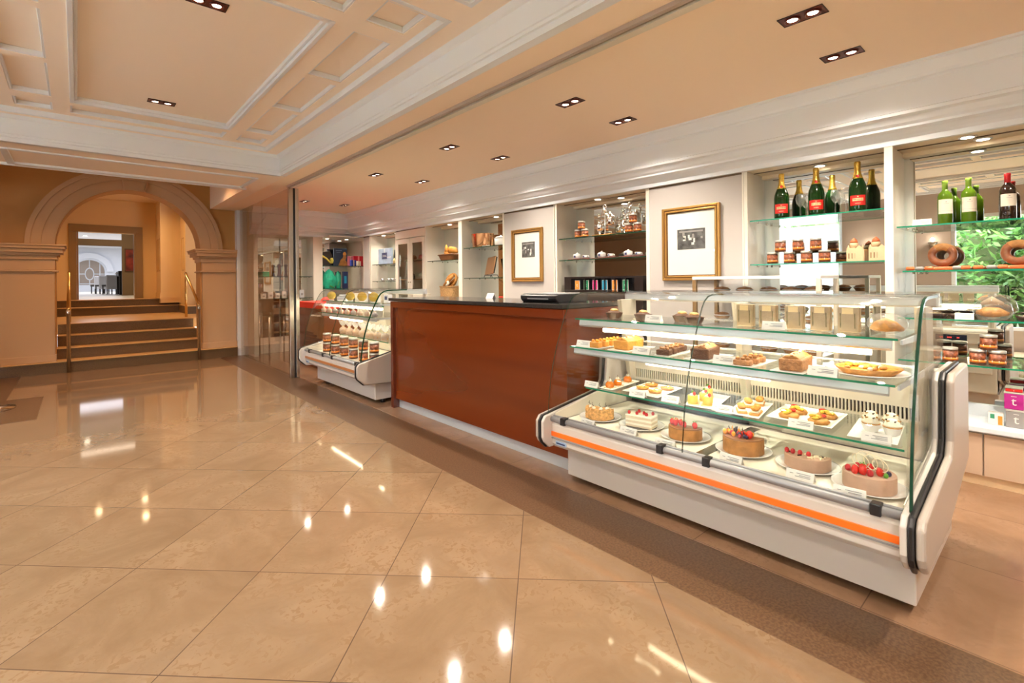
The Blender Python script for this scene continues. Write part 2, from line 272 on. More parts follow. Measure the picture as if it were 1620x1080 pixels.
# ------------------------------------------------------------------ floor
struct('floor', MB().box(-6, 1.89, -4, 10.3, -0.1, 0), K['floor'])
struct('floor_shop', MB().box(2.3, 4.9, -4, 10.3, -0.1, 0), K['floor2'])
struct('trim_1', MB().box(1.89, 2.3, -4, 10.18, -0.1, 0), K['strip'])
struct('trim_2', MB().box(-3, -0.615, 8.04, 10.18, -0.02, 0.0015).box(-3, -0.305, 6.69, 8.04, -0.02, 0.0015), K['strip'])
# ------------------------------------------------------------------ lobby coffered ceiling
def frame_slab(mb, X0, X1, Y0, Y1, holes, zlo, zhi, m=0):
    """a slab with rectangular holes"""
    xs = sorted({X0, X1, *[h[0] for h in holes], *[h[1] for h in holes]}); ys = sorted({Y0, Y1, *[h[2] for h in holes], *[h[3] for h in holes]})
    for i in range(len(xs)-1):
        for j in range(len(ys)-1):
            cx, cy = (xs[i]+xs[i+1])/2, (ys[j]+ys[j+1])/2
            if any(h[0] < cx < h[1] and h[2] < cy < h[3] for h in holes): continue
            mb.box(xs[i], xs[i+1], ys[j], ys[j+1], zlo, zhi, m)
    return mb
ZC = 2.95
XL = -3.2
big = []; small = []
ybands = [(2.50, 6.42), (-1.6, 2.30)]
for (ya, yb) in ybands:
    cx0, cx1 = -0.035, 1.25
    ce = (yb-0.52 if yb > 5 else yb-0.52, ya+0.55)
    for k, (xa, xb) in enumerate([(-0.035, 1.235), (-1.83, -0.54), (-3.15, -2.34)]):
        big.append((xa, xb, ce[1], ce[0]))
        small += [(xa, xb, ce[0]+0.13, yb-0.12), (xa, xb, ya+0.12, ce[1]-0.13)]
    for (xa, xb) in [(1.37, 1.64), (-0.41, -0.155), (-2.21, -1.96)]:
        n = 3; y = ce[0]; step = (ce[0]-ce[1])/n
        for q in range(n): small.append((xa, xb, ce[0]-(q+1)*step+0.04, ce[0]-q*step-0.04))
        small += [(xa, xb, ce[0]+0.13, yb-0.12), (xa, xb, ya+0.12, ce[1]-0.13)]
field = MB()
frame_slab(field, XL, 1.74, 2.50, 6.42, [h for h in big+small if h[2] > 2.4], ZC, ZC+0.045)
frame_slab(field, XL, 1.74, -1.6, 2.30, [h for h in big+small if h[2] < 2.4], ZC, ZC+0.045)
field.box(XL, 1.95, -4, 6.6, ZC+0.045, ZC+0.10)
frame_slab(field, XL, 1.93, -4, 6.56, [(XL-.1, 1.74, 2.50, 6.42), (XL-.1, 1.74, -1.6, 2.30)], ZC-0.045, ZC+0.045)
struct('ceiling', field, K['ceil'])
# white moulded edges round the recesses
mo = MB()
def moulded(h, z, w, d, mb):
    x0, x1, y0, y1 = h
    for (a, b, c, e) in ((x0, x0+w, y0, y1), (x1-w, x1, y0, y1), (x0+w, x1-w, y0, y0+w), (x0+w, x1-w, y1-w, y1)):
        mb.box(a, b, c, e, z, z+d)
for h in big:
    moulded(h, ZC-0.012, 0.03, 0.055, mo); moulded((h[0]+.03, h[1]-.03, h[2]+.03, h[3]-.03), ZC+0.012, 0.02, 0.032, mo)
for h in small: moulded(h, ZC+0.004, 0.015, 0.04, mo)
for (ya, yb) in ybands: moulded((XL, 1.74, ya, yb), ZC-0.05, 0.035, 0.05, mo)
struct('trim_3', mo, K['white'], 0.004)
# deep white fascia round the lobby coffer
prof = [(0, 2.66), (0, 2.70), (-0.012, 2.705), (-0.012, 2.725), (-0.02, 2.73), (-0.02, 2.87), (-0.035, 2.88), (-0.06, 2.905), (-0.085, 2.915), (0.06, 2.915), (0.06, 2.66)]
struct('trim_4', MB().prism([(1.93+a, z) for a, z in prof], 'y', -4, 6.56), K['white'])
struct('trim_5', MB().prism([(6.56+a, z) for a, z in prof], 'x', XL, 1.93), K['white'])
# soffit beam beyond the coffer and its raised frame
struct('ceiling_beam', MB().box(XL, 1.99, 6.6, 7.7, 2.66, 3.05).box(1.80, 1.99, 7.7, 10.2, 2.66, 3.05).box(XL, -1.0, 7.7, 10.2, 2.66, 3.05), K['ceil'])
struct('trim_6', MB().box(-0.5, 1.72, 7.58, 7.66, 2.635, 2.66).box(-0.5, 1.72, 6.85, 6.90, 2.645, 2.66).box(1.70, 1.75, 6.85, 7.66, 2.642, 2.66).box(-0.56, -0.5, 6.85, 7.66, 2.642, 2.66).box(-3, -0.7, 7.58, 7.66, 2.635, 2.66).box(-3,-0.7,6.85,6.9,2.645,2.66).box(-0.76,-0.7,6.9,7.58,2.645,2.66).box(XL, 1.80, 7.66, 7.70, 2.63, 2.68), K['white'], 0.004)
struct('ceiling_vestibule', MB().box(-1.04, 1.84, 7.66, 10.2, 3.351, 3.45).box(-1.04, -1.0, 7.71, 10.19, 3.052, 3.35).box(1.8, 1.84, 7.71, 10.19, 3.052, 3.35).box(-0.99, 1.79, 7.66, 7.7, 3.052, 3.35), K['ceil'])
# shop ceiling
struct('ceiling_shop', MB().box(1.99, 4.6, -4, 10.2, 2.66, 2.76), K['ceils'])
# ceiling track of the sliding glass wall
struct('trim_7', MB().box(2.185, 2.215, -4, 7.16, 2.635, 2.66, 1).box(2.215, 2.232, -4, 7.16, 2.65, 2.66, 2).box(2.232, 2.262, -4, 7.16, 2.628, 2.66, 0).box(2.266, 2.305, -4, 7.16, 2.640, 2.66, 0), [K['creamalu'], K['taupe'], K['dark']])
# ------------------------------------------------------------------ shop cornice
cp = [(3.93, 2.66), (3.93, 2.645), (3.95, 2.64), (3.965, 2.615), (3.985, 2.585), (3.99, 2.565), (4.01, 2.56), (4.02, 2.55), (4.02, 2.385), (4.00, 2.375), (4.00, 2.355), (4.03, 2.345), (4.055, 2.315), (4.075, 2.30), (4.075, 2.285), (4.115, 2.275), (4.15, 2.25), (4.165, 2.235), (4.165, 2.20), (4.1985, 2.20), (4.1985, 2.66)]
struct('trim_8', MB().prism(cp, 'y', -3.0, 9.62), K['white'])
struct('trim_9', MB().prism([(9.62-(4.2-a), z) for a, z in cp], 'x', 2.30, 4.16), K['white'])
# ------------------------------------------------------------------ back wall of the shop: panels, niches, mirrors
struct('wall_back', MB().box(4.60, 4.75, -4, 10.2, 0, 2.7), K['wall'])
def panel(y0, y1, nm):
    struct(nm, MB().box(4.20, 4.59, y0, y1, 0.0, 2.2, 0).box(4.196, 4.2, y0+0.0, y0+0.012, 0, 2.2, 1).box(4.196, 4.2, y1-0.012, y1, 0, 2.2, 1).box(4.198, 4.2, y0, y1, 2.185, 2.2, 2), [K['panel'], K['lacquer'], K['grout']])
panel(1.80, 2.72, 'wall_panel_1'); panel(3.985, 4.90, 'wall_panel_2'); panel(8.84, 9.12, 'wall_panel_3')
bays = [('wine', -0.95, 0.79), ('champagne', 0.83, 1.77), ('coffee', 2.75, 3.95), ('pot', 4.925, 5.84), ('bread', 5.93, 6.83), ('gift', 7.84, 8.80)]
fin = MB()
for n, y0, y1 in bays:
    fin.box(4.20, 4.59, y0-0.03, y0, 0, 2.2); fin.box(4.20, 4.59, y1, y1+0.03, 0, 2.2)
fin.box(4.17, 4.2, 0.785, 0.835, 0, 2.2)
fin.box(4.2, 4.59, 5.87, 5.90, 0, 2.2)
struct('trim_10', fin, K['lacquer'], 0.002)
for i, (n, y0, y1) in enumerate(bays):
    o = MB().box(4.545, 4.555, y0, y1, 0.45, 2.2).build('wall_mirror', K['mirror'])
    tag(o, {'wine': 'tall mirror behind the white and red wine bottles', 'champagne': 'mirror behind the three champagne bottles', 'coffee': 'mirror behind the silver coffee makers', 'pot': 'mirror behind the copper pot and copper tray', 'bread': 'mirror behind the two bread baskets', 'gift': 'mirror behind the pale blue box near the back corner'}[n], 'mirror')
    struct('ceiling_niche_%d' % (i+1), MB().box(4.2, 4.59, y0, y1, 2.2, 2.215, 0).box(4.33, 4.345, y0, y1, 2.195, 2.2, 1).box(4.50, 4.545, y0, y1, 2.17, 2.2, 0), [K['soffit'], K['grout']])
    # low base cabinet with worktop under each niche
    t = thing('base_cabinet', {'wine': 'low cream cupboard with plain doors under the wine bottles', 'champagne': 'low cream cupboard under the champagne shelves', 'coffee': 'low cream cupboard under the silver coffee makers', 'pot': 'low cream cupboard under the copper pot', 'bread': 'low cream cupboard under the bread baskets', 'gift': 'low cream cupboard under the pale blue box'}[n], 'cabinet', (4.2, y0, 0))
    L = y1-y0
    MB().box(0.03, 0.345, 0.001, L-0.001, 0, 0.335).build('body', K['lacquer'], t)
    MB().box(0.028, 0.0295, 0.002, L-0.002, 0.0, 0.06).build('kick_board', K['pine'], t)
    nd = 2 if L < 1.3 else 4
    for q in range(nd):
        MB().box(0.008, 0.028, L*q/nd+0.004, L*(q+1)/nd-0.004, 0.065, 0.325).build('door', K['doorp'], t, 0.002)
    MB().box(-0.015, 0.345, 0.001, L-0.001, 0.338, 0.372).build('worktop', K['white'], t, 0.004)
    MB().box(0.325, 0.345, 0.001, L-0.001, 0.372, 0.45).build('upstand', K['white'], t)
def shelf(x0, x1, y0, y1, z, label, edge='gedge', axis='y'):
    t = thing('glass_shelf', label, 'shelf', (x0, y0, z-0.010))
    MB().box(0.002, x1-x0, 0.002, y1-y0-0.002, 0, 0.010).build('pane', K['shelfg'], t)
    if axis == 'y': MB().box(0, 0.0018, 0.002, y1-y0-0.002, 0, 0.010).build('front_edge', K[edge], t)
    else: MB().box(0.0, x1-x0, 0, 0.0018, 0, 0.010).build('front_edge', K[edge], t)
    for q in (0.02, 0.98):
        for e in (0.25, 0.85):
            if axis == 'y': MB().lathe([(0.008, -0.012), (0.008, 0)], ((x1-x0)*e, (y1-y0-0.03)*q+0.015, 0), 10).build('clip', K['steel'], t)
            else: MB().lathe([(0.008, -0.012), (0.008, 0)], ((x1-x0-0.03)*q+0.015, (y1-y0)*e, 0), 10).build('clip', K['steel'], t)
    return t
SX0, SX1 = 4.225, 4.54
shelf(SX0, SX1, -0.94, 0.78, 1.652, 'glass shelf carrying the wine bottles'); shelf(SX0, SX1, -0.94, 0.75, 1.348, 'glass shelf carrying the pastry ring and orange sausages')
shelf(SX0, SX1, -0.94, 0.78, 1.030, 'glass shelf carrying the wrapped pastry dome and foil tarts'); shelf(SX0, SX1, -0.94, 0.78, 0.744, 'lowest glass shelf of the wine niche, with picture jars')
shelf(SX0, SX1, 0.835, 1.765, 1.790, 'glass shelf carrying the champagne bottles'); shelf(SX0, SX1, 0.835, 1.765, 1.425, 'glass shelf with picture jars and wooden church models')
shelf(SX0, SX1, 2.755, 3.945, 1.792, 'glass shelf carrying the silver coffee makers', 'gedged'); shelf(SX0, SX1, 2.755, 3.945, 1.544, 'glass shelf carrying the white cups on red trays', 'gedged')
shelf(SX0, SX1, 4.93, 5.835, 1.795, 'glass shelf carrying the copper pot', 'gedged'); shelf(SX0, SX1, 4.93, 5.835, 1.360, 'glass shelf carrying the upright copper tray', 'gedged')
shelf(SX0, SX1, 5.935, 6.825, 1.642, 'glass shelf carrying the dark bread basket', 'gedged'); shelf(SX0, SX1, 5.935, 6.825, 1.045, 'lower glass shelf under the pale square bread basket', 'gedged')
shelf(SX0, SX1, 7.845, 8.795, 1.650, 'glass shelf carrying the pale blue box', 'gedged'); shelf(SX0, SX1, 7.845, 8.795, 1.335, 'glass shelf with small cups below the pale blue box', 'gedged')
# niche downlights
def _dl():
    t = thing('downlight', '', 'ceiling light'); MB().lathe([(0.030, 0), (0.046, 0), (0.046, -0.006), (0.034, -0.006)], seg=20).build('trim_ring', K['white'], t)
    MB().lathe([(0.0, -0.0068), (0.032, -0.0068)], seg=20).build('lamp', K['bulb2'], t); return t
DL = Proto(_dl)
for x, y, lab in [(4.28, 0.42, 'round downlight above the white wine, nearer the shop'), (4.42, 0.36, 'round downlight above the white wine, nearer the mirror'), (4.43, 1.30, 'round downlight above the champagne bottles'), (4.42, 3.20, 'round downlight above the nearer silver coffee maker'), (4.30, 3.42, 'round downlight above the farther silver coffee maker'), (4.34, 5.22, 'round downlight above the copper pot'), (4.34, 6.35, 'round downlight above the dark bread basket'), (4.34, 8.05, 'round downlight above the pale blue box, nearer the glass doored cupboard'), (4.34, 8.55, 'round downlight above the pale blue box, nearer the corner')]:
    DL((x, y, 2.199), lab); lamp('SPOT', 'downlight_beam', (x, y, 2.185), 6.5, (1, 0.86, 0.66), 0.03, angle=130)
# ------------------------------------------------------------------ glass door cupboard
t = thing('display_cupboard', 'cream built-in cupboard with two dark glass doors', 'cupboard', (4.2, 6.86, 0))
MB().box(0.02, 0.38, 0, 0.02, 0, 2.19).box(0.02, 0.38, 0.94, 0.96, 0, 2.19).box(0.34, 0.38, 0.02, 0.94, 0, 2.19).box(0.02, 0.34, 0.02, 0.94, 0, 0.05).box(0.0, 0.34, 0.0, 0.96, 2.06, 2.19).build('body', K['lacquer'], t, 0.002)
MB().box(0.004, 0.02, 0.0, 0.96, 2.192, 2.199).build('shadow_gap', K['grout'], t)
for y0, y1, ky in ((0.01, 0.475, 0.45), (0.485, 0.95, 0.51)):
    d = frame_slab(MB(), 0, 1, 0, 1, [], 0, 0.001) if False else MB()
    d.box(0, 0.02, y0, y0+0.075, 0.06, 2.05).box(0, 0.02, y1-0.075, y1, 0.06, 2.05).box(0, 0.02, y0+0.075, y1-0.075, 0.06, 0.9).box(0, 0.02, y0+0.075, y1-0.075, 1.965, 2.05)
    dd = d.build('door', K['lacquer'], t, 0.002)
    MB().box(0.008, 0.012, y0+0.075, y1-0.075, 0.9, 1.965).build('glass_pane', K['smoke'], dd)
    MB().ball((-0.008, ky, 1.31), 0.010).build('knob', K['steel'], dd)
for z in (1.1, 1.35, 1.68): MB().box(0.04, 0.33, 0.02, 0.94, z, z+0.015).build('inner_shelf', K['brown'], t)
for k, (y, z, c, s) in enumerate([(7.08, 1.365, 'redbx', .07), (7.25, 1.365, 'paper', .06), (7.60, 1.365, 'gift', .07), (7.05, 1.695, 'curtain', .05), (7.25, 1.695, 'pink', .05), (7.5, 1.695, 'caramel', .05), (7.1, 1.115, 'wicker', .07), (7.55, 1.115, 'curtain', .06)]):
    o = MB().ball((0, 0, s*0.8), s, (0.9, 1.2, 0.8), noise=0.06).box(-s*.7, s*.7, -s*.8, s*.8, 0.0, s*.7).build('wrapped_parcel', K[c], None, 0.004, (4.37, y, z+0.001))
    tag(o, 'small %s parcel behind the cupboard glass, %s shelf, %s' % ({'redbx': 'red', 'paper': 'white', 'gift': 'black', 'curtain': 'pale grey', 'pink': 'pink', 'caramel': 'brown', 'wicker': 'straw coloured'}[c], {1.365: 'middle', 1.695: 'upper', 1.115: 'lower'}[z], 'right door' if y < 7.3 else 'left door'), 'parcel')
# ------------------------------------------------------------------ far wall of the shop (y 9.65)
struct('wall_far', MB().box(2.37, 4.6, 10.0, 10.2, 0, 2.7), K['wall'])
struct('trim_11', MB().box(2.37, 2.44, 9.65, 10.0, 0, 2.2).box(3.42, 3.44, 9.65, 10, 0, 2.2).box(3.44, 3.60, 9.65, 10.0, 0, 2.2).box(2.44, 3.42, 9.65, 10.0, 2.2, 2.22).box(3.6, 4.59, 9.3, 10, 2.2, 2.22).box(3.0, 3.02, 9.62, 9.65, 0, 2.2), K['lacquer'], 0.002)
for (a, b, l) in ((2.44, 3.42, 'mirror behind the wooden pepper mills'), (3.60, 4.55, 'mirror behind the turquoise gift bags')):
    tag(MB().box(a, b, 9.985, 9.995, 0.3, 2.2).build('wall_mirror', K['mirror']), l, 'mirror')
shelf(2.45, 3.41, 9.68, 9.98, 1.44, 'glass shelf carrying the wooden pepper mills', 'gedged', 'x'); shelf(2.45, 3.41, 9.68, 9.98, 1.035, 'glass shelf carrying small white boxes below the pepper mills', 'gedged', 'x')
shelf(3.61, 4.54, 9.68, 9.98, 1.655, 'glass shelf carrying gift boxes and a dark blue book', 'gedged', 'x'); shelf(3.61, 4.54, 9.68, 9.98, 1.20, 'glass shelf carrying the turquoise gift bags', 'gedged', 'x')
for x, lab in ((3.75, 'round downlight at the left of the corner gift niche'), (4.15, 'round downlight at the right of the corner gift niche')):
    DL((x, 9.80, 2.199), lab); lamp('SPOT', 'downlight_beam', (x, 9.8, 2.185), 9, (1, 0.86, 0.66), 0.03, angle=130)
# ------------------------------------------------------------------ glass partition and post
t = thing('glass_partition', 'frameless smoked glass wall between lobby and shop', 'glass wall', (2.248, 7.19, 0))
MB().box(-0.005, 0.005, 0.0, 1.44, 0.01, 2.65).build('glass_pane', K['smoke'], t); MB().box(-0.005, 0.005, 1.446, 2.93, 0.01, 2.65).build('glass_pane', K['smoke'], t)
t = thing('door_post', 'tall brushed metal post pair at the edge of the shop opening', 'post', (2.248, 7.1, 0))
MB().box(-0.055, 0.0, 0.0, 0.06, 0, 2.628).build('post', K['steel'], t, 0.003); MB().box(0.001, 0.029, 0.01, 0.05, 0, 2.628).build('gap_strip', K['black'], t); MB().box(0.030, 0.075, 0.0, 0.06, 0, 2.628).build('post', K['steel'], t, 0.003)  # black strip standing in for the dark gap between the posts
# ------------------------------------------------------------------ arch wall
cx, r0, r1, zs = 0.70, 0.94, 1.275, 1.92
def arcpts(r, n=36): return [(cx + r*math.cos(math.pi*k/n), zs + r*math.sin(math.pi*k/n)) for k in range(n+1)]
aw = MB(); inner = arcpts(r0); YA, YB = 10.20, 10.62
for k in range(len(inner)-1):
    (xa, za), (xb, zb) = inner[k], inner[k+1]
    aw.prism([(xa, za), (xa, 3.4), (xb, 3.4), (xb, zb)][::1], 'y', YA, YB)
aw.box(XL, cx-r0, YA, YB, 0, 3.4).box(cx+r0, 2.215, YA, YB, 0, 3.4)
struct('wall_arch', aw, K['stonewall'])
am = MB(); o1 = arcpts(r1); o0 = arcpts(r0)
def ring(ra, rb, ya, yb):
    A, B = arcpts(ra), arcpts(rb)
    for k in range(len(A)-1): am.prism([A[k], B[k], B[k+1], A[k+1]], 'y', ya, yb)
ring(0.945, 1.10, 10.165, YA); ring(1.10, 1.215, 10.145, YA); ring(1.215, 1.275, 10.115, YA)
for dx in (-0.11, 0.16): am.prism([(cx+dx-0.012, zs+0.93), (cx+dx+0.012, zs+0.93), (cx+dx*1.35+0.012, zs+1.22), (cx+dx*1.35-0.012, zs+1.22)], 'y', 10.135, 10.2)
struct('trim_12', am, K['archwall'])
def pil(x0, x1, nm):
    m = MB().box(x0, x1, 10.12, 10.66, 0.17, 1.52); m.box(x0-0.012, x1+0.012, 10.10, 10.68, 0.17, 0.27)
    for a, b, e in ((1.52, 1.545, 0.035), (1.545, 1.70, 0.005), (1.70, 1.76, 0.03), (1.76, 1.80, 0.055), (1.80, 1.86, 0.095), (1.86, 1.90, 0.12), (1.90, 1.925, 0.135)):
        m.box(x0-e, x1+e if x1 < 2 else x1, 10.12-e, 10.66+e, a, b)
    struct(nm, m, K['archwall'], 0.006)
pil(-1.6, -0.25, 'column_1'); pil(1.66, 2.19, 'column_2')
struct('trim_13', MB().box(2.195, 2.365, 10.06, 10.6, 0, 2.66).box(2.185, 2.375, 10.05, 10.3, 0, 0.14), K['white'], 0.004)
st = MB()
def stepb(x0, x1, y0, y1, z0, z1): st.box(x0, x1, y0+0.012, y1, z0, z1-0.03); st.box(x0, x1, y0, y1, z1-0.029, z1-0.010); st.box(x0, x1, y0+.002, y1, z1-0.0095, z1, 1)  # paler top layer paints in the light catching each tread edge
stepb(XL, 2.18, 10.0, 10.52, 0, 0.17); stepb(-0.24, 1.70, 10.32, 10.84, 0.17, 0.34); stepb(-0.24, 1.645, 10.64, 11.15, 0.34, 0.51); stepb(-0.24, 1.645, 10.96, 11.3, 0.51, 0.68)
stepb(-0.6, 1.9, 13.5, 14.0, 0.68, 0.85); stepb(-0.6, 1.9, 13.85, 14.4, 0.85, 1.0); stepb(1.75, 3, 12.4, 13.5, 0.68, 0.85); stepb(2.0, 3, 12.7, 13.5, 0.85, 1.0)
struct('floor_steps', st, [K['step'], K['land']])
struct('floor_landing', MB().box(-0.8, 3.0, 11.0, 13.6, 0.5, 0.6815), K['land'])
struct('wall_corridor_left', MB().box(-0.8, -0.5, 10.62, 14.4, 0.6, 3.3), K['ochre'])
cw = MB().box(-0.8, 0.0, 14.4, 14.6, 0.7, 3.3).box(1.03, 3.0, 14.4, 14.6, 0.7, 3.3).box(0, 1.03, 14.4, 14.6, 2.50, 3.3)
struct('wall_corridor_end', cw, K['ochre'])
struct('wall_corridor_right', MB().box(1.42, 1.80, 13.6, 14.4, 0.9, 3.3).box(1.80, 2.2, 12.9, 14.4, 0.8, 3.3).box(1.42-0.012, 1.81, 13.585, 14.4, 1.0, 1.13).box(2.2, 3.0, 13.1, 13.3, 0.8, 3.3).box(3.0, 3.1, 10.6, 13.3, 0.6, 3.3), K['ochre'])
struct('ceiling_corridor', MB().box(-0.8, 3.1, 10.62, 14.6, 3.25, 3.35), K['ochre'])
struct('trim_14', MB().box(-0.13, -.001, 14.36, 14.399, 1.0, 2.499).box(1.031, 1.16, 14.36, 14.399, 1.0, 2.499).box(-0.13, 1.16, 14.36, 14.399, 2.501, 2.66).box(0.001,0.03,14.36,14.6,1,2.499).box(1.0,1.029,14.36,14.6,1,2.499), K['brown'], 0.004)
for k, (x, y) in enumerate([(0.30, 12.9), (1.05, 13.0), (0.98, 12.0)]):
    DL((x, y, 3.249), ['round corridor downlight left of the air vent', 'round corridor downlight right of the air vent', 'round corridor downlight nearest the arch'][k], scale=(1.4, 1.4, 1))
    lamp('SPOT', 'downlight_beam', (x, y, 3.22), 20, (1, 0.62, 0.27), 0.05, angle=150)
tag(MB().box(0, 0.36, 0, 0.14, -0.012, 0, 0).box(0.02, 0.34, 0.02, 0.12, -0.014, -0.010, 1).build('air_vent', [K['wall'], K['grout']], None, 0, (0.50, 12.9, 3.249)), 'slim rectangular air vent in the corridor ceiling', 'vent')
def artwork(loc, rz, w, h, label, ma='paint', fr='gold'):
    t = thing('framed_picture', label, 'picture', loc, rz)
    f = MB().box(-w/2, -w/2+0.03, 0, 0.025, 0, h).box(w/2-0.03, w/2, 0, 0.025, 0, h).box(-w/2+0.03, w/2-0.03, 0, 0.025, 0, 0.03).box(-w/2+0.03, w/2-0.03, 0, 0.025, h-0.03, h)
    f.build('frame', K[fr], t, 0.004); MB().box(-w/2+0.03, w/2-0.03, 0.010, 0.02, 0.03, h-0.03).build('print', K[ma], t); return t
artwork((1.795, 13.25, 1.62), R(-90), 0.3, 0.75, 'tall narrow framed print on the corridor side wall nearest the right handrail', 'curtain')
artwork((1.415, 13.8, 1.62), R(-90), 0.28, 0.75, 'first of two slim framed prints beside the far doorway', 'paint')
artwork((1.415, 14.15, 1.62), R(-90), 0.22, 0.75, 'second of two slim framed prints, right beside the far doorway', 'caramel')
# handrails
def rail(x, label):
    t = thing('handrail', label, 'handrail', (x, 9.985, 0))
    MB().lathe([(0.024, 0), (0.024, 0.86), (0.030, 0.865), (0.030, 0.93), (0.018, 0.94)], seg=14).build('post', K['steel'], t)
    MB().lathe([(0.022, 0.682), (0.022, 1.50)], (0, 1.32, 0), 14).build('post', K['brass'], t)
    MB().tube([(0, 0, 0.93), (0, 0.01, 0.96), (0, 1.28, 1.50), (0, 1.32, 1.53), (0, 1.335, 1.50)], 0.022, 10).build('rail', K['brass'], t)
rail(-0.10, 'slim brass and steel handrail at the left of the steps'); rail(1.58, 'slim brass and steel handrail at the right of the steps')
# ------------------------------------------------------------------ far room behind the corridor door
struct('floor_far', MB().box(-8, 12, 14.6, 42, 0.9, 1.0), K['deck'])
struct('ceiling_far', MB().box(-8, 12, 14.6, 42, 3.3, 3.4), K['curtain'])
fa = MB(); FC, FR = 2.45, 1.75
def fwall(y0, y1, x0, x1, z1, c, r, zsp, mb):
    n = 24; P_ = [(c + r*math.cos(math.pi*k/n), zsp + r*math.sin(math.pi*k/n)) for k in range(n+1)]
    for k in range(n): mb.prism([P_[k], (P_[k][0], z1), (P_[k+1][0], z1), P_[k+1]], 'y', y0, y1)
    mb.box(x0, c-r, y0, y1, 1.0, z1).box(c+r, x1, y0, y1, 1.0, z1); return mb
fwall(34, 34.5, -8, 12, 3.9, 0.5, 0.62, 2.05, fa); fa.box(-.119, 1.119, 34, 34.4, 1.0, 1.35)
fr_ = []
for k in range(24):
    a, b = math.pi*k/24, math.pi*(k+1)/24; fa.prism([(.5+.70*math.cos(a), 2.05+.70*math.sin(a)), (.5+.98*math.cos(a), 2.05+.98*math.sin(a)), (.5+.98*math.cos(b), 2.05+.98*math.sin(b)), (.5+.70*math.cos(b), 2.05+.70*math.sin(b))], 'y', 33.85, 33.99)
struct('wall_far_room', fa, K['white'])
struct('wall_far_room_end', MB().box(-8, 12, 40, 40.2, 0.9, 5).box(-8.2, -8, 14.6, 40.2, 0.9, 5).box(12, 12.2, 14.6, 40.2, 0.9, 5).box(-8, 0, 14.45, 14.6, 0.9, 3.5).box(1.2, 12, 14.61, 14.7, 0.9, 3.5), K['taupe'])
struct('wall_far_room_side', MB().box(1.03, 6, 19.0, 19.2, 1.0, 3.3).box(-3, 1.029, 19.0, 19.2, 2.49, 2.68), K['brown'])
artwork((1.30, 18.97, 1.72), 0, 0.42, 0.70, 'red and orange painting seen through the far doorway', 'paint', 'goldd')
g = thing('window_grille', 'white round-centred grille in the arch beyond the far doorway', 'grille', (0.5, 33.98, 1.345)); g.scale = (.52, 1, .68)
MB().tube([(0.33*math.cos(a*math.pi/12), 0, 0.85+0.45*math.sin(a*math.pi/12)) for a in range(24)], 0.04, 6, closed=True).tube([(0, 0, 0), (0, 0, 0.4)], 0.04, 6).tube([(0, 0, 1.3), (0, 0, 1.95)], 0.04, 6).tube([(-1.2, 0, 0.85), (-0.33, 0, 0.85)], 0.04, 6).tube([(0.33, 0, 0.85), (1.2, 0, 0.85)], 0.04, 6).tube([(-1.2, 0, 0.1), (1.2, 0, 0.1)], 0.04, 6).tube([(0.8, 0, 0), (0.8, 0, 1.7)], 0.04, 6).tube([(-0.8, 0, 0), (-0.8, 0, 1.7)], 0.04, 6).build('bars', K['white'], g)
def _chair():
    t = thing('covered_chair', '', 'chair')
    MB().box(-0.24, 0.24, -0.24, 0.24, 0.40, 0.50).build('seat', K['dark'], t, 0.02)
    MB().prism([(-0.26, 0.45), (-0.30, 0.95), (-0.24, 1.0), (-0.16, 0.95), (-0.18, 0.30), (-0.30, 0.25)], 'x', -0.25, 0.25).build('cover', K['curtain'], t, 0.03)
    for a in (-0.2, 0.2):
        for b in (-0.2, 0.2): MB().box(a-0.02, a+0.02, b-0.02, b+0.02, 0, 0.42).build('leg', K['black'], t)
    return t
CH = Proto(_chair)
CH((.60, 25, 1.0), 'first dark chair with white back cover beyond the far doorway', 0.4, 0.68); CH((.70, 23.5, 1.0), 'middle dark chair with white back cover beyond the far doorway', 0.4, 0.68); CH((.86, 22.4, 1.0), 'dark chair with white back cover next to the black piano', 0.4, 0.68)
t = thing('upright_piano', 'black piano at the right of the far doorway view', 'piano', (1.22, 21.3, 1.0), 0)
MB().prism([(-0.2, 0.62), (-0.2, 0.78), (0.1, 0.8), (0.25, 1.45), (0.5, 1.45), (0.5, 0.62)], 'y', -0.7, 0.7).build('body', K['black'], t, 0.01)
MB().box(-0.24, 0.0, -0.6, 0.6, 0.70, 0.72).build('keyboard', K['paper'], t)
for a in (-0.62, 0.62): MB().box(-0.18, -0.08, a-0.05, a+0.05, 0, 0.62).build('leg', K['black'], t)
MB().box(0.2, 0.45, -0.65, 0.65, 0, 0.62).build('back_panel', K['black'], t)
lamp('AREA', 'far_room_cool_fill', (1.0, 28, 3.25), 120, (0.86, 0.88, 1.0), (6, 9)); lamp('AREA', 'far_room_cool_fill', (0.5, 37.5, 3.2), 30, (0.9, 0.93, 1.0), (4, 3))  # cool area lamps added under the ceiling to light this room
lamp('AREA', 'far_room_warm_fill', (0.8, 16.8, 3.25), 16, (1, 0.8, 0.6), (1.5, 2))  # warm area lamp added to brighten the part behind the door
for k, y in enumerate((17.2, 20.5, 24.0)):
    DL((0.20+.03*k, y+2, 3.298), ['nearest', 'middle', 'farthest'][k] + ' of three ceiling lights seen through the far doorway', scale=(2.2, 2.2, 1))
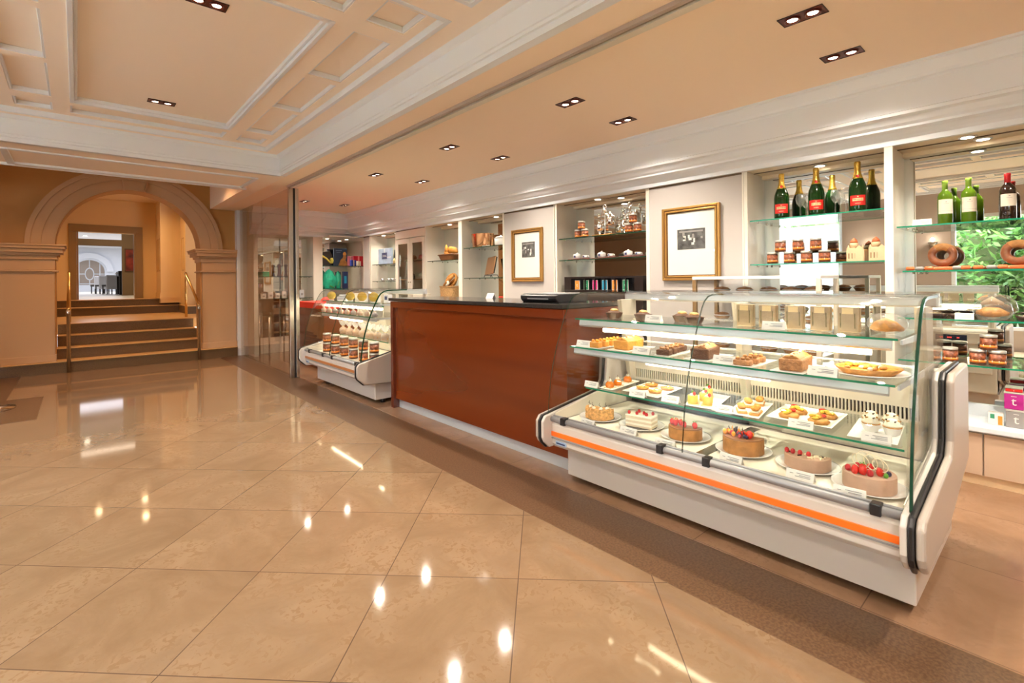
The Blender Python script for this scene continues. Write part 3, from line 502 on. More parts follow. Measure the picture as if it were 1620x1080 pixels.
# ------------------------------------------------------------------ lobby window side (seen in the mirrors)
lw = MB().box(-3.4, -3.2, -1.15, -0.9, 0, 2.95).box(-3.4,-3.2,-4,-1.15,0,.35).box(-3.4,-3.2,-4,-1.15,2.7,3.0).box(-3.4, -3.2, 1.45, 3.2, 0, 2.95).box(-3.4, -3.2, 4.9, 10.6, 0, 2.95)
for (a, b, z0, z1) in ((-0.9, 1.45, 0.35, 2.45), (3.2, 4.9, 0.35, 2.72)): lw.box(-3.4, -3.2, a, b, 0, z0).box(-3.4, -3.2, a, b, z1, 3.0)
struct('wall_left', lw, K['taupe'])
def win(nm, a, b, z0, z1):
    w = thing(nm, '', '', (-3.3, a, z0)); del w['label']; del w['category']; w['kind'] = 'structure'
    L, Hh = b-a, z1-z0
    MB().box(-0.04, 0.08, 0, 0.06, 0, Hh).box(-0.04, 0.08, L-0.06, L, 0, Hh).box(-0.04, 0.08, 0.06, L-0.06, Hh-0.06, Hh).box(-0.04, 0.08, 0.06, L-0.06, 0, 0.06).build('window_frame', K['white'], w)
    MB().box(-0.003, 0.003, 0.06, L-0.06, 0.06, Hh-0.06).build('pane', K['glass'], w)
win('window_3', -4, -1.15, 0.35, 2.7); win('window_1', -0.9, 1.45, 0.35, 2.45); win('window_2', 3.2, 4.9, 0.35, 2.72)
tag(MB().box(0, 0.006, 0, 1.56, 0, 2.05).build('roller_blind', K['blind'], None, 0, (-3.2, 3.27, 0.42)), 'white blind drawn over the lobby window, seen in the champagne mirror', 'blind')
def _sconce():
    t = thing('wall_sconce', '', 'wall light'); MB().lathe([(0.0, -0.1), (0.03, -0.09), (0.07, 0.0), (0.075, 0.02), (0.06, 0.0)], (0.085, 0, 0), 16).build('shade', K['steel'], t)
    MB().lathe([(0, 0.0), (0.045, 0.0)], (0.085, 0, 0), 12).build('lamp', K['bulb'], t); MB().box(0, 0.02, -0.03, 0.03, -0.1, 0.0).build('wall_plate', K['steel'], t); return t
SCN = Proto(_sconce)
for y, l in ((2.72, 'steel wall sconce mirrored between the church models'), (1.70, 'steel wall sconce mirrored left of the pastry ring'), (5.6, 'steel wall sconce mirrored above the white cups')):
    SCN((-3.199, y, 1.95), l); lamp('POINT', 'sconce_light', (-3.10, y, 2.02), 5, WARM, 0.03)
t = thing('exit_sign', 'small lit green exit sign mirrored beside the champagne', 'sign', (-3.19, 3.3, 2.75)); MB().box(0, 0.03, 0, 0.3, 0, 0.14).build('housing', K['exitg'], t)
MB().box(0.031, 0.033, 0.05, 0.10, 0.03, 0.11).box(0.031, 0.033, 0.14, 0.24, 0.06, 0.08).box(0.031, 0.033, 0.12, 0.15, 0.045, 0.095).build('symbol', K['paper'], t)
# garden outside
struct('ground', MB().box(-12, -4.0, -8, 12, -0.3, -0.1), K['soil']); struct('bounce_floor', MB().box(-4.0, -3.4, -8, 12, -0.3, -0.05), K['bounce']); struct('wall_front', MB().box(-3.4, 4.75, -4.2, -4.0, 0, 3.1), K['stonewall'])  # pale strip by the windows is added to bounce daylight onto the ceiling
def bush(mb, loc, rx, rz_, n, seed):
    rnd = random.Random(seed); L0 = Vector(loc)
    for _ in range(n):
        a, b = rnd.uniform(0, 6.28), rnd.uniform(-0.3, 1.45); rr = rnd.uniform(0.75, 1.05)
        p = L0 + Vector((math.cos(a)*math.cos(b)*rx*rr, math.sin(a)*math.cos(b)*rx*rr*1.1, (math.sin(b)*0.5+0.5)*rz_*rr))
        d = Vector((rnd.uniform(-1, 1), rnd.uniform(-1, 1), rnd.uniform(-0.6, 1))).normalized(); s = d.cross(Vector((rnd.uniform(-1,1), rnd.uniform(-1,1), 0.3))).normalized()
        L, w = rnd.uniform(0.10, 0.30), rnd.uniform(0.015, 0.04)
        mb.add([p, p+d*L*0.5+s*w, p+d*L, p+d*L*0.5-s*w], [(0, 1, 2, 3)], False, 0 if rnd.random() < .5 else 1)
    mb.lathe([(rx*0.3, 0), (rx*0.6, rz_*0.4), (rx*0.55, rz_*0.8), (0, rz_*0.95)], loc, seg=10, m=2)
gb = MB()
for k, (x, y, rx, rz_, n) in enumerate([(-5.0, 1.1, 1.1, 3.4, 5200), (-5.0, -0.8, 1.2, 3.9, 5200), (-5.6, 4.2, 1.4, 4.2, 2500), (-4.4, 0.3, 0.7, 1.9, 2600), (-7.2, 2.2, 1.8, 4.4, 3000), (-7.2, -0.5, 1.8, 4.8, 3000)]): bush(gb, (x, y, -0.1), rx, rz_, n, k)
g = tag(gb.build('garden_foliage', [K['leaf'], K['leafl'], K['soil']]), 'dense green garden foliage outside the lobby window, seen in the wine mirror', 'foliage'); g['kind'] = 'stuff'
lamp('AREA', 'garden_sky', (-5.5, 1.5, 6.5), 900, (0.95, 1.0, 0.9), (6, 9))
# ------------------------------------------------------------------ recessed twin ceiling spotlights
def _twin():
    t = thing('recessed_spotlight', '', 'ceiling light')
    MB().box(-0.15, 0.15, -0.075, 0.075, 0.0, 0.0022).build('housing', K['redbox'], t)
    MB().box(-0.155, -0.15, -0.08, 0.08, -0.004, 0.002).box(0.15, 0.155, -0.08, 0.08, -0.004, 0.002).box(-0.15, 0.15, -0.08, -0.075, -0.004, 0.002).box(-0.15, 0.15, 0.075, 0.08, -0.004, 0.002).build('frame', K['dark'], t)
    for a in (-0.07, 0.07):
        MB().lathe([(0.056, -0.001), (0.056, -0.012), (0.048, -0.014), (0.040, -0.002)], (a, 0, 0), 20).build('ring', K['redbox'], t)
        MB().lathe([(0.0, -0.003), (0.036, -0.003)], (a, 0, 0), 20).build('lamp', K['bulb'], t)
    return t
TW = Proto(_twin)
rows = [(2.82, 'the row nearer the glass track'), (3.49, 'the row nearer the cornice')]
ords = ['second', 'third', 'fourth', 'fifth', 'sixth']
for X_, rn in rows:
    for k, y in enumerate([-0.72, 0.90, 2.50, 4.12, 5.75, 8.32]):
        if k == 0: lamp('SPOT', 'spot_beam', (X_, y, 2.64), SPOT_W, WARM, 0.03, angle=140); continue
        nm = ['nearest', 'second', 'third', 'fourth', 'farthest'][k-1]
        TW((X_, y, 2.6575), 'dark red twin ceiling spotlight, %s of %s' % (nm, rn), R(90), .68); lamp('SPOT', 'spot_beam', (X_, y, 2.64), SPOT_W, WARM, 0.03, angle=140)
for k, (X_, y) in enumerate([(0.60, 3.41), (0.60, 5.55)]):
    TW((X_, y, 2.992), ['large dark red twin spotlight in the coffered lobby ceiling, nearest', 'dark red twin spotlight in the coffered lobby ceiling, nearer the arch'][k], scale=.68)
for X_, y in ((0.6, 3.41), (0.6, 5.55), (-1.2, 3.41), (-1.2, 5.55), (0.6, 1.3), (-1.2, 1.3), (0.6, -0.8), (-1.2, -0.8)): lamp('SPOT', 'spot_beam', (X_, y, 2.93), SPOT_W*1.1, (1, .91, .79), 0.03, angle=145)
for X_, y in ((-0.2, 8.7), (1.1, 8.7)): lamp('SPOT', 'spot_beam', (X_, y, 3.3), 62, (1, .52, .22), 0.05, angle=120)
# ------------------------------------------------------------------ curved glass display cases
def rot2(pts, a, c=(0, 0)):
    return [(c[0]+(x-c[0])*math.cos(a)-(y-c[1])*math.sin(a), c[1]+(x-c[0])*math.sin(a)+(y-c[1])*math.cos(a)) for x, y in pts]
GP = [(0.062, 0.455), (0.070, 0.53), (0.088, 0.66), (0.112, 0.77), (0.150, 0.89), (0.198, 1.01), (0.245, 1.105), (0.272, 1.155), (0.300, 1.190), (0.340, 1.214), (0.390, 1.223), (0.62, 1.226)]
def offs(P, t):
    out = []
    for i, p in enumerate(P):
        a = P[max(0, i-1)]; b = P[min(len(P)-1, i+1)]; dx, dy = b[0]-a[0], b[1]-a[1]; l = math.hypot(dx, dy)
        out.append((p[0]+dy/l*t, p[1]-dx/l*t))
    return out
def solid_band(mb, P, t, y0, y1, m=0, me=1):
    Q = offs(P, t); n = len(P)
    mb.sheet([[(p[0], y0, p[1]) for p in P], [(p[0], y1, p[1]) for p in P]], m); mb.sheet([[(p[0], y0, p[1]) for p in Q], [(p[0], y1, p[1]) for p in Q]], m)
    for y in (y0, y1):
        mb.sheet([[(p[0], y, p[1]) for p in P], [(p[0], y, p[1]) for p in Q]], me)
    return mb
def case(y0, L, label, stripmat, chocolate=False):
    t = thing('glass_display_counter' , label, 'display case', (2.15, y0, 0)); e = 0.075; i0, i1 = e, L-e
    # base
    MB().prism([(0.235, 0.045), (0.235, 0.30), (1.10, 0.30), (1.10, 0.045)], 'y', i0-0.01, i1+0.01).build('base_cabinet', K['enamel'], t, 0.006)
    for a in (0.35, 0.98):
        for b in (0.12, L-0.12): MB().lathe([(0.03, 0), (0.03, 0.05)], (a, b, 0), 12).build('foot', K['black'], t)
    MB().prism([(0.085, 0.43), (0.078, 0.40), (0.082, 0.285), (0.10, 0.262), (0.24, 0.245), (1.1, 0.30), (1.1, 0.415), (0.12, 0.415)], 'y', i0, i1).build('front_fascia', K['enamel'], t, 0.003)
    MB().box(0.072, 0.080, i0, i1, 0.333, 0.362).build('colour_strip', stripmat, t, 0.002)
    MB().box(0.074, 0.080, i0, i1, 0.318, 0.323).build('groove', K['rail'], t)
    MB().tube([(0.082, i0, 0.437), (0.082, i1, 0.437)], 0.017, 10).tube([(0.10, i0, 0.452), (0.10, i1, 0.452)], 0.008, 8).build('front_rail', K['rail'], t)
    for q in ((0.045, 0.42, 0.56, 0.94) if not chocolate else (0.06, 0.45, 0.62, 0.9)):
        yy = i0+(i1-i0)*q; MB().box(0.058, 0.105, yy-0.018, yy+0.018, 0.418, 0.462).build('rail_clip', K['black'], t, 0.004)
    MB().box(0.083-0.008, 0.083, L-e-0.12, L-e-0.035, 0.285, 0.308, 0).box(0.074, 0.0755, L-e-0.113, L-e-0.042, 0.292, 0.301, 1).build('name_badge', [K['ice'], K['navy']], t)
    # deck
    MB().box(0.11, 0.86, i0+0.02, i1-0.02, 0.415, 0.421).build('deck', K['deck'], t)
    if not chocolate: MB().box(0.12, 0.85, 0.875, 0.935, 0.421, 0.4225).build('deck_divider', K['steel'], t)
    # end cheeks: inner tub wall + bumper + outer panel
    cheek = [(0.02, 0.30), (0.005, 0.33), (0.005, 0.43), (0.03, 0.462), (0.60, 0.545), (0.635, 0.60), (0.655, 0.85), (0.70, 0.882), (1.08, 0.885), (1.11, 0.855), (1.11, 0.42), (0.5, 0.275), (0.06, 0.262)]
    if chocolate: cheek = cheek[:4] + [(0.60, 0.60), (1.12, 0.66), (1.15, 0.63)] + [(1.15, 0.25), (0.5, 0.22), (0.09, 0.235)]
    for s, a in ((0, 0), (1, L)):
        sg = 1 if s == 0 else -1
        def seg(p0, p1): return (min(a+sg*p0, a+sg*p1), max(a+sg*p0, a+sg*p1))
        MB().prism(cheek, 'y', *seg(0.0, 0.030)).build('outer_end_panel', K['enamelb'], t, 0.012, seg=3)
        MB().prism([(x-(0.008 if x < 0.9 else 0), z-(0.006 if z < 0.35 else -0.006)) for x, z in cheek], 'y', *seg(0.031, 0.050)).build('rubber_bumper', K['black'], t, 0.006)
        MB().prism(cheek, 'y', *seg(0.051, 0.074)).build('inner_end_panel', K['enamel'], t, 0.006)
        # side glass
        sgm = MB(); poly = [(0.075, 0.475), (0.10, 0.66), (0.125, 0.77), (0.162, 0.89), (0.210, 1.01), (0.257, 1.105), (0.290, 1.160), (0.345, 1.204), (0.395, 1.214), (0.86, 1.214), (0.86, 0.93), (0.70, 0.90), (0.655, 0.87), (0.63, 0.62), (0.60, 0.56)]
        if chocolate: poly = poly[:9] + [(0.86, 1.214), (0.86, 0.64), (0.60, 0.61)]
        sgm.prism(poly, 'y', *seg(0.060, 0.066)); sgm.build('side_glass', K['glass'], t)
        # white tub liner
        lin = [(0.11, 0.421), (0.86, 0.421), (0.86, 0.60), (0.62, 0.555), (0.11, 0.468)]
        MB().prism(lin, 'y', *seg(0.0755, 0.080)).build('tub_liner', K['deck'], t)
    # glass front in two panes, top glass
    mid = (i0+i1)/2-0.02
    for a, b in ((i0-0.02, mid-0.002), (mid+0.002, i1+0.02)):
        mb = MB(); solid_band(mb, GP, 0.006, a, b); mb.build('curved_front_glass', [K['glass'], K['gedged']], t)
    mb = MB(); solid_band(mb, offs(GP, -0.001), 0.012, i0-0.030, i0-0.021, 0, 0); mb.build('glass_edge_seal', K['gedged'], t)
    MB().box(0.60, 0.90, i0-0.01, i1+0.01, 1.226, 1.232).build('top_glass', K['glass'], t)
    MB().box(0.86, 0.90, i0, i1, 1.165, 1.205).box(0.875, 0.895, i0, i1, 1.205, 1.226).build('top_rail', K['alu'], t, 0.003)
    # posts
    for yy in (i0+0.045, mid+0.03, i1-0.05):
        f = MB()
        for w, d in ((0.0, 0), (0.028, 1)):
            f.prism([(0.72+0.012*d, 1.165), (0.90, 1.165), (0.93, 0.45), (0.865+0.012*d, 0.45)], 'y', yy-0.018+w, yy-0.018+w+0.016)
        f.prism([(0.735, 1.165), (0.89, 1.165), (0.92, 0.46), (0.87, 0.46)], 'y', yy-0.004, yy+0.012)
        f.build('post', K['creamalu'], t, 0.003)
    # shelves
    S = [(1.060, 0.27, 0.74, 'upper'), (0.885, 0.215, 0.78, 'middle'), (0.600, 0.365, 0.85, 'lower')] if not chocolate else [(1.080, 0.30, 0.74, 'upper'), (0.930, 0.24, 0.80, 'middle'), (0.640, 0.42, 0.85, 'lower')]
    for z, xa, xb, nm in S:
        a, b = i0+0.045, i1-0.035
        s_ = MB().box(xa+0.002, xb, a, b, z-0.009, z).build('shelf_glass', K['shelfg'], t)
        MB().box(xa, xa+0.0018, a, b, z-0.009, z).build('shelf_edge', K['gedge'] if nm != 'x' else K['gedged'], s_)
        if nm != 'lower':
            r_ = MB().prism([(xa+0.045, z-0.012), (xa+0.038, z-0.046), (xa+0.05, z-0.056), (xa+0.062, z-0.056), (xa+0.075, z-0.012)], 'y', a+0.03, b+0.0).build('shelf_rail', K['alu'], t)
            MB().tube([(xa+0.105, a+0.11 if nm == 'upper' else a+0.5, z-(.074 if nm == 'upper' or chocolate else .062)), (xa+0.105, b-(0.15 if nm == 'upper' else .5)+(.35 if chocolate else 0), z-(.074 if nm == 'upper' or chocolate else .062))], 0.013, 10).build('fluorescent_tube', K['tubeL'], t)
            for q in (a+0.10, b-0.05): MB().box(xa+0.09, xa+0.12, q-0.012, q+0.012, z-0.050, z-0.012).build('tube_holder', K['teagreen'] if nm == 'upper' and q < a+0.2 else K['creamalu'], t)
            for q in (i0+0.045, mid+0.03, i1-0.05): MB().prism([(xa+0.06, z-0.030), (xa+0.06, z-0.012), (0.88, z-0.012), (0.90, z-0.045)], 'y', q-0.004, q+0.004).build('shelf_arm', K['alu'], t)
        else:
            for q in (i0+0.045, mid+0.03, i1-0.05): MB().box(xb-0.12, 0.90, q-0.004, q+0.004, z-0.024, z-0.009).build('shelf_arm', K['alu'], t)
    # back wall with air grille
    bw = MB().box(0.885, 0.905, i0, i1, 0.665, 0.80).box(0.885, 0.905, i0, i1, 0.585, 0.605)
    n = int((i1-i0)/0.0165)
    for k in range(n+1): bw.box(0.887, 0.903, i0+k*0.0165, i0+k*0.0165+0.0075, 0.605, 0.665)
    if not chocolate: bw.box(0.885, 0.905, i0, mid-0.16, 0.421, 0.585)
    else: bw.box(0.885, 0.905, i0, i1, 0.421, 0.585)
    bw.build('back_panel', K['deck'], t)
    MB().box(0.915, 0.925, i0, i1, 0.585, 0.70).build('grille_back', K['dark'], t)
    if not chocolate:
        MB().box(0.89, 0.90, mid+0.03, i1-0.03, 0.421, 0.585).build('dark_opening_sheet', K['ctop'], t)  # dark sheet standing in for the shaded open interior behind
    # service side body
    MB().box(0.93, 1.13, i0, i1, 0.30, 0.84).build('service_side_body', K['lacquer'], t, 0.012)
    MB().box(1.131, 1.14, i0+0.03, i1-0.03, 0.47, 0.60).build('service_panel', K['lacquer'], t, 0.006)
    cp_ = MB().box(1.131, 1.142, 0.16, 0.60, 0.72, 0.815).build('control_panel', K['creamalu'], t, 0.003)
    MB().box(1.1425, 1.145, 0.26, 0.47, 0.742, 0.795).build('display', K['screen'], cp_); MB().box(1.1455, 1.147, 0.31, 0.325, 0.765, 0.773).box(1.1455, 1.147, 0.36, 0.39, 0.765, 0.773).box(1.1455, 1.147, 0.42, 0.44, 0.765, 0.773).build('indicator_light', K['led'], cp_)
    for a, b in ((i0+0.03, mid), (mid, i1-0.03)): MB().box(0.935, 0.940, a, b, 0.85, 1.16).build('sliding_glass_door', K['glass'], t)
    MB().box(0.925, 0.955, i0, i1, 0.84, 0.852).box(0.925, 0.955, i0, i1, 1.155, 1.17).build('door_track', K['creamalu'], t)
    return t
Y0 = 0.325
case(Y0, 1.905, 'long curved glass cake display counter with an orange strip', K['orange'])
Y1 = 4.86
case(Y1, 1.82, 'shorter curved glass counter of chocolates and sweet bags by the metal post', K['copperstrip'], True)
# ------------------------------------------------------------------ cash counter
t = thing('service_counter', 'tall mahogany service counter with a black top', 'counter', (2.46, 2.26, 0))
MB().box(0.03, 0.62, 0, 2.40, 0.095, 1.045).build('front_panel', K['mahog'], t)
MB().box(0.0, 0.62, 0, 2.45, 1.045, 1.108).build('top_rail', K['mahog'], t, 0.002)
MB().box(0.0, 0.62, 2.40, 2.45, 0, 1.045).build('end_leg', K['mahogd'], t, 0.002)
MB().box(0.065, 0.60, 0.0, 2.395, 0.0, 0.09).build('kick_plate', K['alu'], t)
MB().box(-0.012, 0.66, 0.0, 2.47, 1.112, 1.142).build('worktop', K['ctop'], t, 0.003)
t = thing('cash_register', 'low dark grey till at the cake case end of the service counter', 'till', (2.58, 2.62, 1.142), 0)
MB().prism([(0.0, 0.03), (0.015, 0.01), (0.03, 0.0), (0.34, 0.0), (0.36, 0.06), (0.03, 0.062), (0.0, 0.052)], 'y', -0.18, 0.20).build('body', K['black'], t, 0.004)
MB().box(-0.002, 0.004, -0.10, 0.12, 0.024, 0.034).build('slot', K['rail'], t); MB().box(0.03, 0.35, -0.175, 0.195, 0.062, 0.068).build('lid', K['rail'], t, 0.002)
tag(MB().prism([(0, 0), (0.025, 0.05), (0.028, 0.05), (0.05, 0), (0.046, 0), (0.0265, 0.046), (0.004, 0)], 'y', 0, 0.10).build('tent_card', K['paper'], None, 0, (2.95, 3.62, 1.1425)), 'small white tent card on the black counter top', 'card')
# ------------------------------------------------------------------ generic tableware
def card_mb(w=0.105, h=0.038, lines=True):
    m = MB().prism([(0, 0), (h*0.35, h), (h*0.40, h), (h*0.85, 0), (h*0.81, 0), (h*0.375, h*0.95), (h*0.05, 0)], 'y', -w/2, w/2)
    if lines:
        for k, (a, b, z) in enumerate(((-.38, .12, .70), (-.38, .02, .52), (-.38, .16, .38), (.24, .36, .60))):
            x = z*h*0.35; m.box(x-0.0012-0.0006, x-0.0002, a*w, b*w, z*h, z*h+h*0.055, 1)
    return m
def _card():
    t = thing('name_card', '', 'card'); card_mb().build('card', [K['paper'], K['ink']], t); return t
CARD = Proto(_card)
def _plate():
    t = thing('cake_plate', '', 'plate'); MB().lathe([(0.0, 0.004), (0.105, 0.004), (0.118, 0.010), (0.148, 0.017), (0.155, 0.019), (0.155, 0.016), (0.12, 0.006), (0.10, 0.0), (0.0, 0.0)], seg=40).build('rim', K['plate'], t)
    MB().lathe([(0.0, 0.0046), (0.104, 0.0046)], seg=40).build('well', K['plated'], t); return t
PLATE = Proto(_plate)
Z0 = 0.4225
def berry(par, nm, c, r, m, parent, leaf=False, sc3=(1, 1, 1.15)):
    b = MB().ball(c, r, sc3, 10, 7); o = b.build(nm, K[m], parent)
    if leaf:
        lf = MB()
        for k in range(5):
            a = k*1.257; lf.add([(c[0], c[1], c[2]+r*1.1), (c[0]+r*.8*math.cos(a-.3), c[1]+r*.8*math.sin(a-.3), c[2]+r*1.15), (c[0]+r*1.1*math.cos(a), c[1]+r*1.1*math.sin(a), c[2]+r*1.3), (c[0]+r*.8*math.cos(a+.3), c[1]+r*.8*math.sin(a+.3), c[2]+r*1.15)], [(0, 1, 2, 3)])
        lf.build('leaf', K['leafy'], o)
    return o
def disc_cake(r, h, a0, a1, sx=1, sy=1, n=36):
    pts = [(r*math.cos(a0+(a1-a0)*k/n)*sx, r*math.sin(a0+(a1-a0)*k/n)*sy) for k in range(n+1)]
    if a1-a0 > 6.2: pts = pts[:-1]
    return pts
# front-row cakes ------------------------------------------------
PC = [(2.50, 1.985), (2.53, 1.70), (2.53, 1.415), (2.535, 1.10), (2.545, 0.81), (2.47, 0.555)]
DV = R(-42)    # cut faces look away from the customer
pn = ['almond covered half cake', 'rectangular layered cream cake', 'strawberry half cake', 'caramel cake heaped with mixed fruit', 'mousse half cake with raspberries', 'round mousse cake with chocolate loops']
for k, (x, y) in enumerate(PC): PLATE((x, y, Z0-0.001 if k != 99 else Z0), 'round white plate under the %s' % pn[k], scale=(.86, .86, 1))
def cake(k, name, label):
    t = thing(name, label, 'cake', (PC[k][0], PC[k][1], Z0+0.0052)); t.scale = (.86, .86, .95); return t
c = cake(0, 'almond_cake', 'half cake coated in golden flaked almonds, at the far end of the bottom deck')
MB().prism(rot2(disc_cake(0.105, 0, -0.15, math.pi+0.15), R(90)+.2), 'z', 0, 0.068).build('cake', K['crumb'], c, 0.012, seg=3)
rnd = random.Random(3); mb = MB()
for _ in range(260):
    a = rnd.uniform(0, math.pi); rr = 0.106; x, y = rot2([(rr*math.cos(a), rr*math.sin(a))], R(90)+.2)[0]; z = rnd.uniform(0.005, 0.07)
    if rnd.random() < .4: q = rnd.uniform(0.2, 1); x *= q; y *= q; z = 0.070
    mb.box(x-0.005, x+0.005, y-0.004, y+0.004, z-0.002, z+0.002, 0, rnd.uniform(0, 3), Matrix.Rotation(rnd.uniform(-1, 1), 4, 'X'))
mb.build('almond_flakes', K['crumb'], c)
for a, rr in ((0.5, .07), (1.3, .07), (2.1, .07), (2.8, .07)):
    x, y = rot2([(rr*math.cos(a), rr*math.sin(a))], R(90)+.2)[0]; MB().lathe([(0.017, 0), (0.015, 0.008), (0.008, 0.014), (0, 0.020)], (x, y, 0.068), 8).build('cream_rosette', K['cream'], c)
    MB().tube([(x, y, .085), (x-0.01, y+.01, .10), (x+.005, y+.015, .108)], 0.002, 5).build('chocolate_curl', K['choc'], c)
c = cake(1, 'layered_cream_cake', 'rectangular white layered cake topped with raspberries')
RC = R(10)
for q in range(5): MB().box(-0.055, 0.055, -0.095, 0.095, 0.013*q, 0.013*q+0.0125, 0, RC).build('layer', K['layer' if q % 2 == 0 else 'cream'], c, 0.002)
MB().box(-0.056, 0.056, -0.096, 0.096, 0.065, 0.075, 0, RC).build('topping', K['cream'], c, 0.004)
for q, (u, v) in enumerate(((-.035, .075), (-.03, .02), (.0, -.02), (-.03, -.05), (.02, -.075), (.03, .03))):
    x, y = rot2([(u, v)], RC)[0]; berry(c, 'raspberry', (x, y, 0.084), 0.011, 'rasp', c, q % 2 == 1)
def halfcake(k, nm, lb, m, h, r=0.105, top=None, sx=1, a=0.18, span=(-0.1, math.pi+0.1)):
    c = cake(k, nm, lb); MB().prism(rot2(disc_cake(r, 0, span[0], span[1], 1, sx), R(90)+a), 'z', 0, h).build('cake', K[m], c, 0.004, seg=3)
    if top: MB().prism(rot2(disc_cake(r*0.995, 0, span[0], span[1], 1, sx), R(90)+a), 'z', h+0.0003, h+0.006).build('glaze', K[top], c, 0.002)
    return c
c = halfcake(2, 'strawberry_cake', 'brown half cake topped with four strawberries, left of the steel divider', 'caramel', 0.062, top='cocoa')
for x, y, f in ((-.03, .075, 1), (-.045, .045, 1), (-.045, -.015, 1), (-.02, -.075, 1), (-.01, .06, 0), (-.02, .02, 0)): berry(c, 'strawberry', (x, y, 0.084), 0.017, 'berry', c, f)
c = halfcake(3, 'fruit_topped_cake', 'tall caramel half cake heaped with red berries and orange physalis', 'caramel', 0.078, 0.112, 'cocoa')
rnd = random.Random(5)
for q, (x, y, m, r_) in enumerate([(-.05, .085, 'physalis', .014), (-.03, .07, 'physalis', .014), (-.04, .05, 'rasp', .012), (-.02, .04, 'choc', .016), (-.06, .03, 'physalis', .012), (-.03, .015, 'rasp', .012), (-.05, 0, 'blue', .012), (-.02, -.01, 'berry', .014), (-.02, -.035, 'physalis', .013), (-.055, -.03, 'blue', .010), (-.035, -.05, 'berry', .019), (-.07, -.01, 'rasp', .010), (0.0, .03, 'physalis', .013), (.0, .0, 'rasp', .012), (-.06, -.045, 'blue', .009), (0, -.05, 'physalis', .012), (-.01, .085, 'rasp', .011)]):
    berry(c, {'physalis': 'physalis', 'rasp': 'raspberry', 'choc': 'dark_berry', 'blue': 'blueberry', 'berry': 'strawberry'}[m], (x, y, 0.084+r_), r_, m, c)
for q in range(5):
    y = 0.06-0.02*q; MB().tube([(-.03, y, .09), (-.035, y+.01, .125), (-.02, y+.015, .13)], [.004, .003, .001], 5).build('physalis_leaf', K['physalis' if q % 2 else 'choc'], c)
MB().box(-.045, -.01, .028, .031, .088, .128).build('chocolate_shard', K['choc'], c)
c = halfcake(4, 'raspberry_mousse_cake', 'long low mousse half cake with four raspberries and white chocolate curls', 'chocl', 0.060, 0.110, sx=1.0, a=0.1)
for x, y in ((-.05, .085), (-.052, .055), (-.05, .02), (-.045, -.02)): berry(c, 'raspberry', (x, y, 0.072), 0.012, 'rasp', c)
rnd = random.Random(9)
for q in range(22):
    x, y = rnd.uniform(-.07, .0), rnd.uniform(-.08, .09); MB().box(x-.012, x+.012, y-.003, y+.003, .0605, .066, 0, rnd.uniform(0, 3)).build('chocolate_curl', K['whitech' if q % 3 else 'choc'], c)
c = cake(5, 'round_mousse_cake', 'round pale brown mousse cake with strawberries and white loops, nearest the end glass')
MB().lathe([(0, 0), (0.108, 0), (0.109, 0.004), (0.109, 0.066), (0.106, 0.070), (0, 0.070)], seg=48).build('cake', K['chocl'], c)
for x, y, m, r_, f in ((-.075, .04, 'berry', .016, 0), (-.05, .075, 'rasp', .013, 0), (-.065, .01, 'berry', .018, 0), (-.07, -.02, 'rasp', .014, 0), (-.02, .02, 'berry', .017, 1), (-.03, -.05, 'berry', .016, 0), (0, -.04, 'rasp', .013, 0), (.02, 0, 'berry', .015, 0), (-.01, -.08, 'blue', .011, 0), (-.05, .045, 'berry', .015, 0), (.01, .05, 'rasp', .013, 0), (-.04, -.075, 'leafy', .010, 0)):
    berry(c, {'berry': 'strawberry', 'rasp': 'raspberry', 'blue': 'blueberry', 'leafy': 'mint_leaf'}[m], (x, y, 0.070+r_*.9), r_, m, c, f)
for q in range(4):
    cx_, cy_, rr = [(-.02, .03, .04), (-.01, -.02, .045), (-.03, -.05, .035), (.0, .01, .05)][q]
    MB().tube([(cx_+rr*math.cos(a/14*6.28)*.5, cy_+rr*math.cos(a/14*6.28), 0.115+rr*.75*math.sin(a/14*6.28)) for a in range(14)], 0.0018, 5, closed=True).build('chocolate_loop', K['whitech'], c)
cl = ['almond cake', 'layered cream cake', 'strawberry half cake', 'fruit heaped cake', 'raspberry mousse cake', 'round mousse cake']
for k, (x, y) in enumerate([(2.30, 1.935), (2.335, 1.665), (2.30, 1.41), (2.325, 1.075), (2.345, 0.78), (2.30, 0.585)]):
    CARD((x, y, Z0), 'white name card in front of the %s' % cl[k], 0.1*((k % 3)-1), 1.05)
# lower shelf -----------------------------------------------------
ZL = 0.6005
def tray(quad, label, name='serving_tray', z=ZL, h=0.008, mm='tray'):
    cx_ = sum(p[0] for p in quad)/4; cy_ = sum(p[1] for p in quad)/4
    q = [(a-cx_, b-cy_) for a, b in quad]; q2 = [(a*0.86, b*0.86) for a, b in q]
    m = MB(); m.add([(a*.84, b*.84, 0) for a, b in q]+[(a, b, h) for a, b in q]+[(a*.93, b*.93, h) for a, b in q]+[(a*.80, b*.80, h*.35) for a, b in q],
        [(3, 2, 1, 0)]+[(i, (i+1) % 4, 4+(i+1) % 4, 4+i) for i in range(4)]+[(4+i, 4+(i+1) % 4, 8+(i+1) % 4, 8+i) for i in range(4)]+[(8+i, 8+(i+1) % 4, 12+(i+1) % 4, 12+i) for i in range(4)]+[(12, 13, 14, 15)])
    return tag(m.build(name, K[mm], None, 0.0015, (cx_, cy_, z)), label, 'tray')
tray([(2.53, 1.915), (2.53, 2.02), (2.90, 2.06), (2.90, 1.955)], 'narrow white tray under the orange glazed domes'); ZT = ZL+0.0032
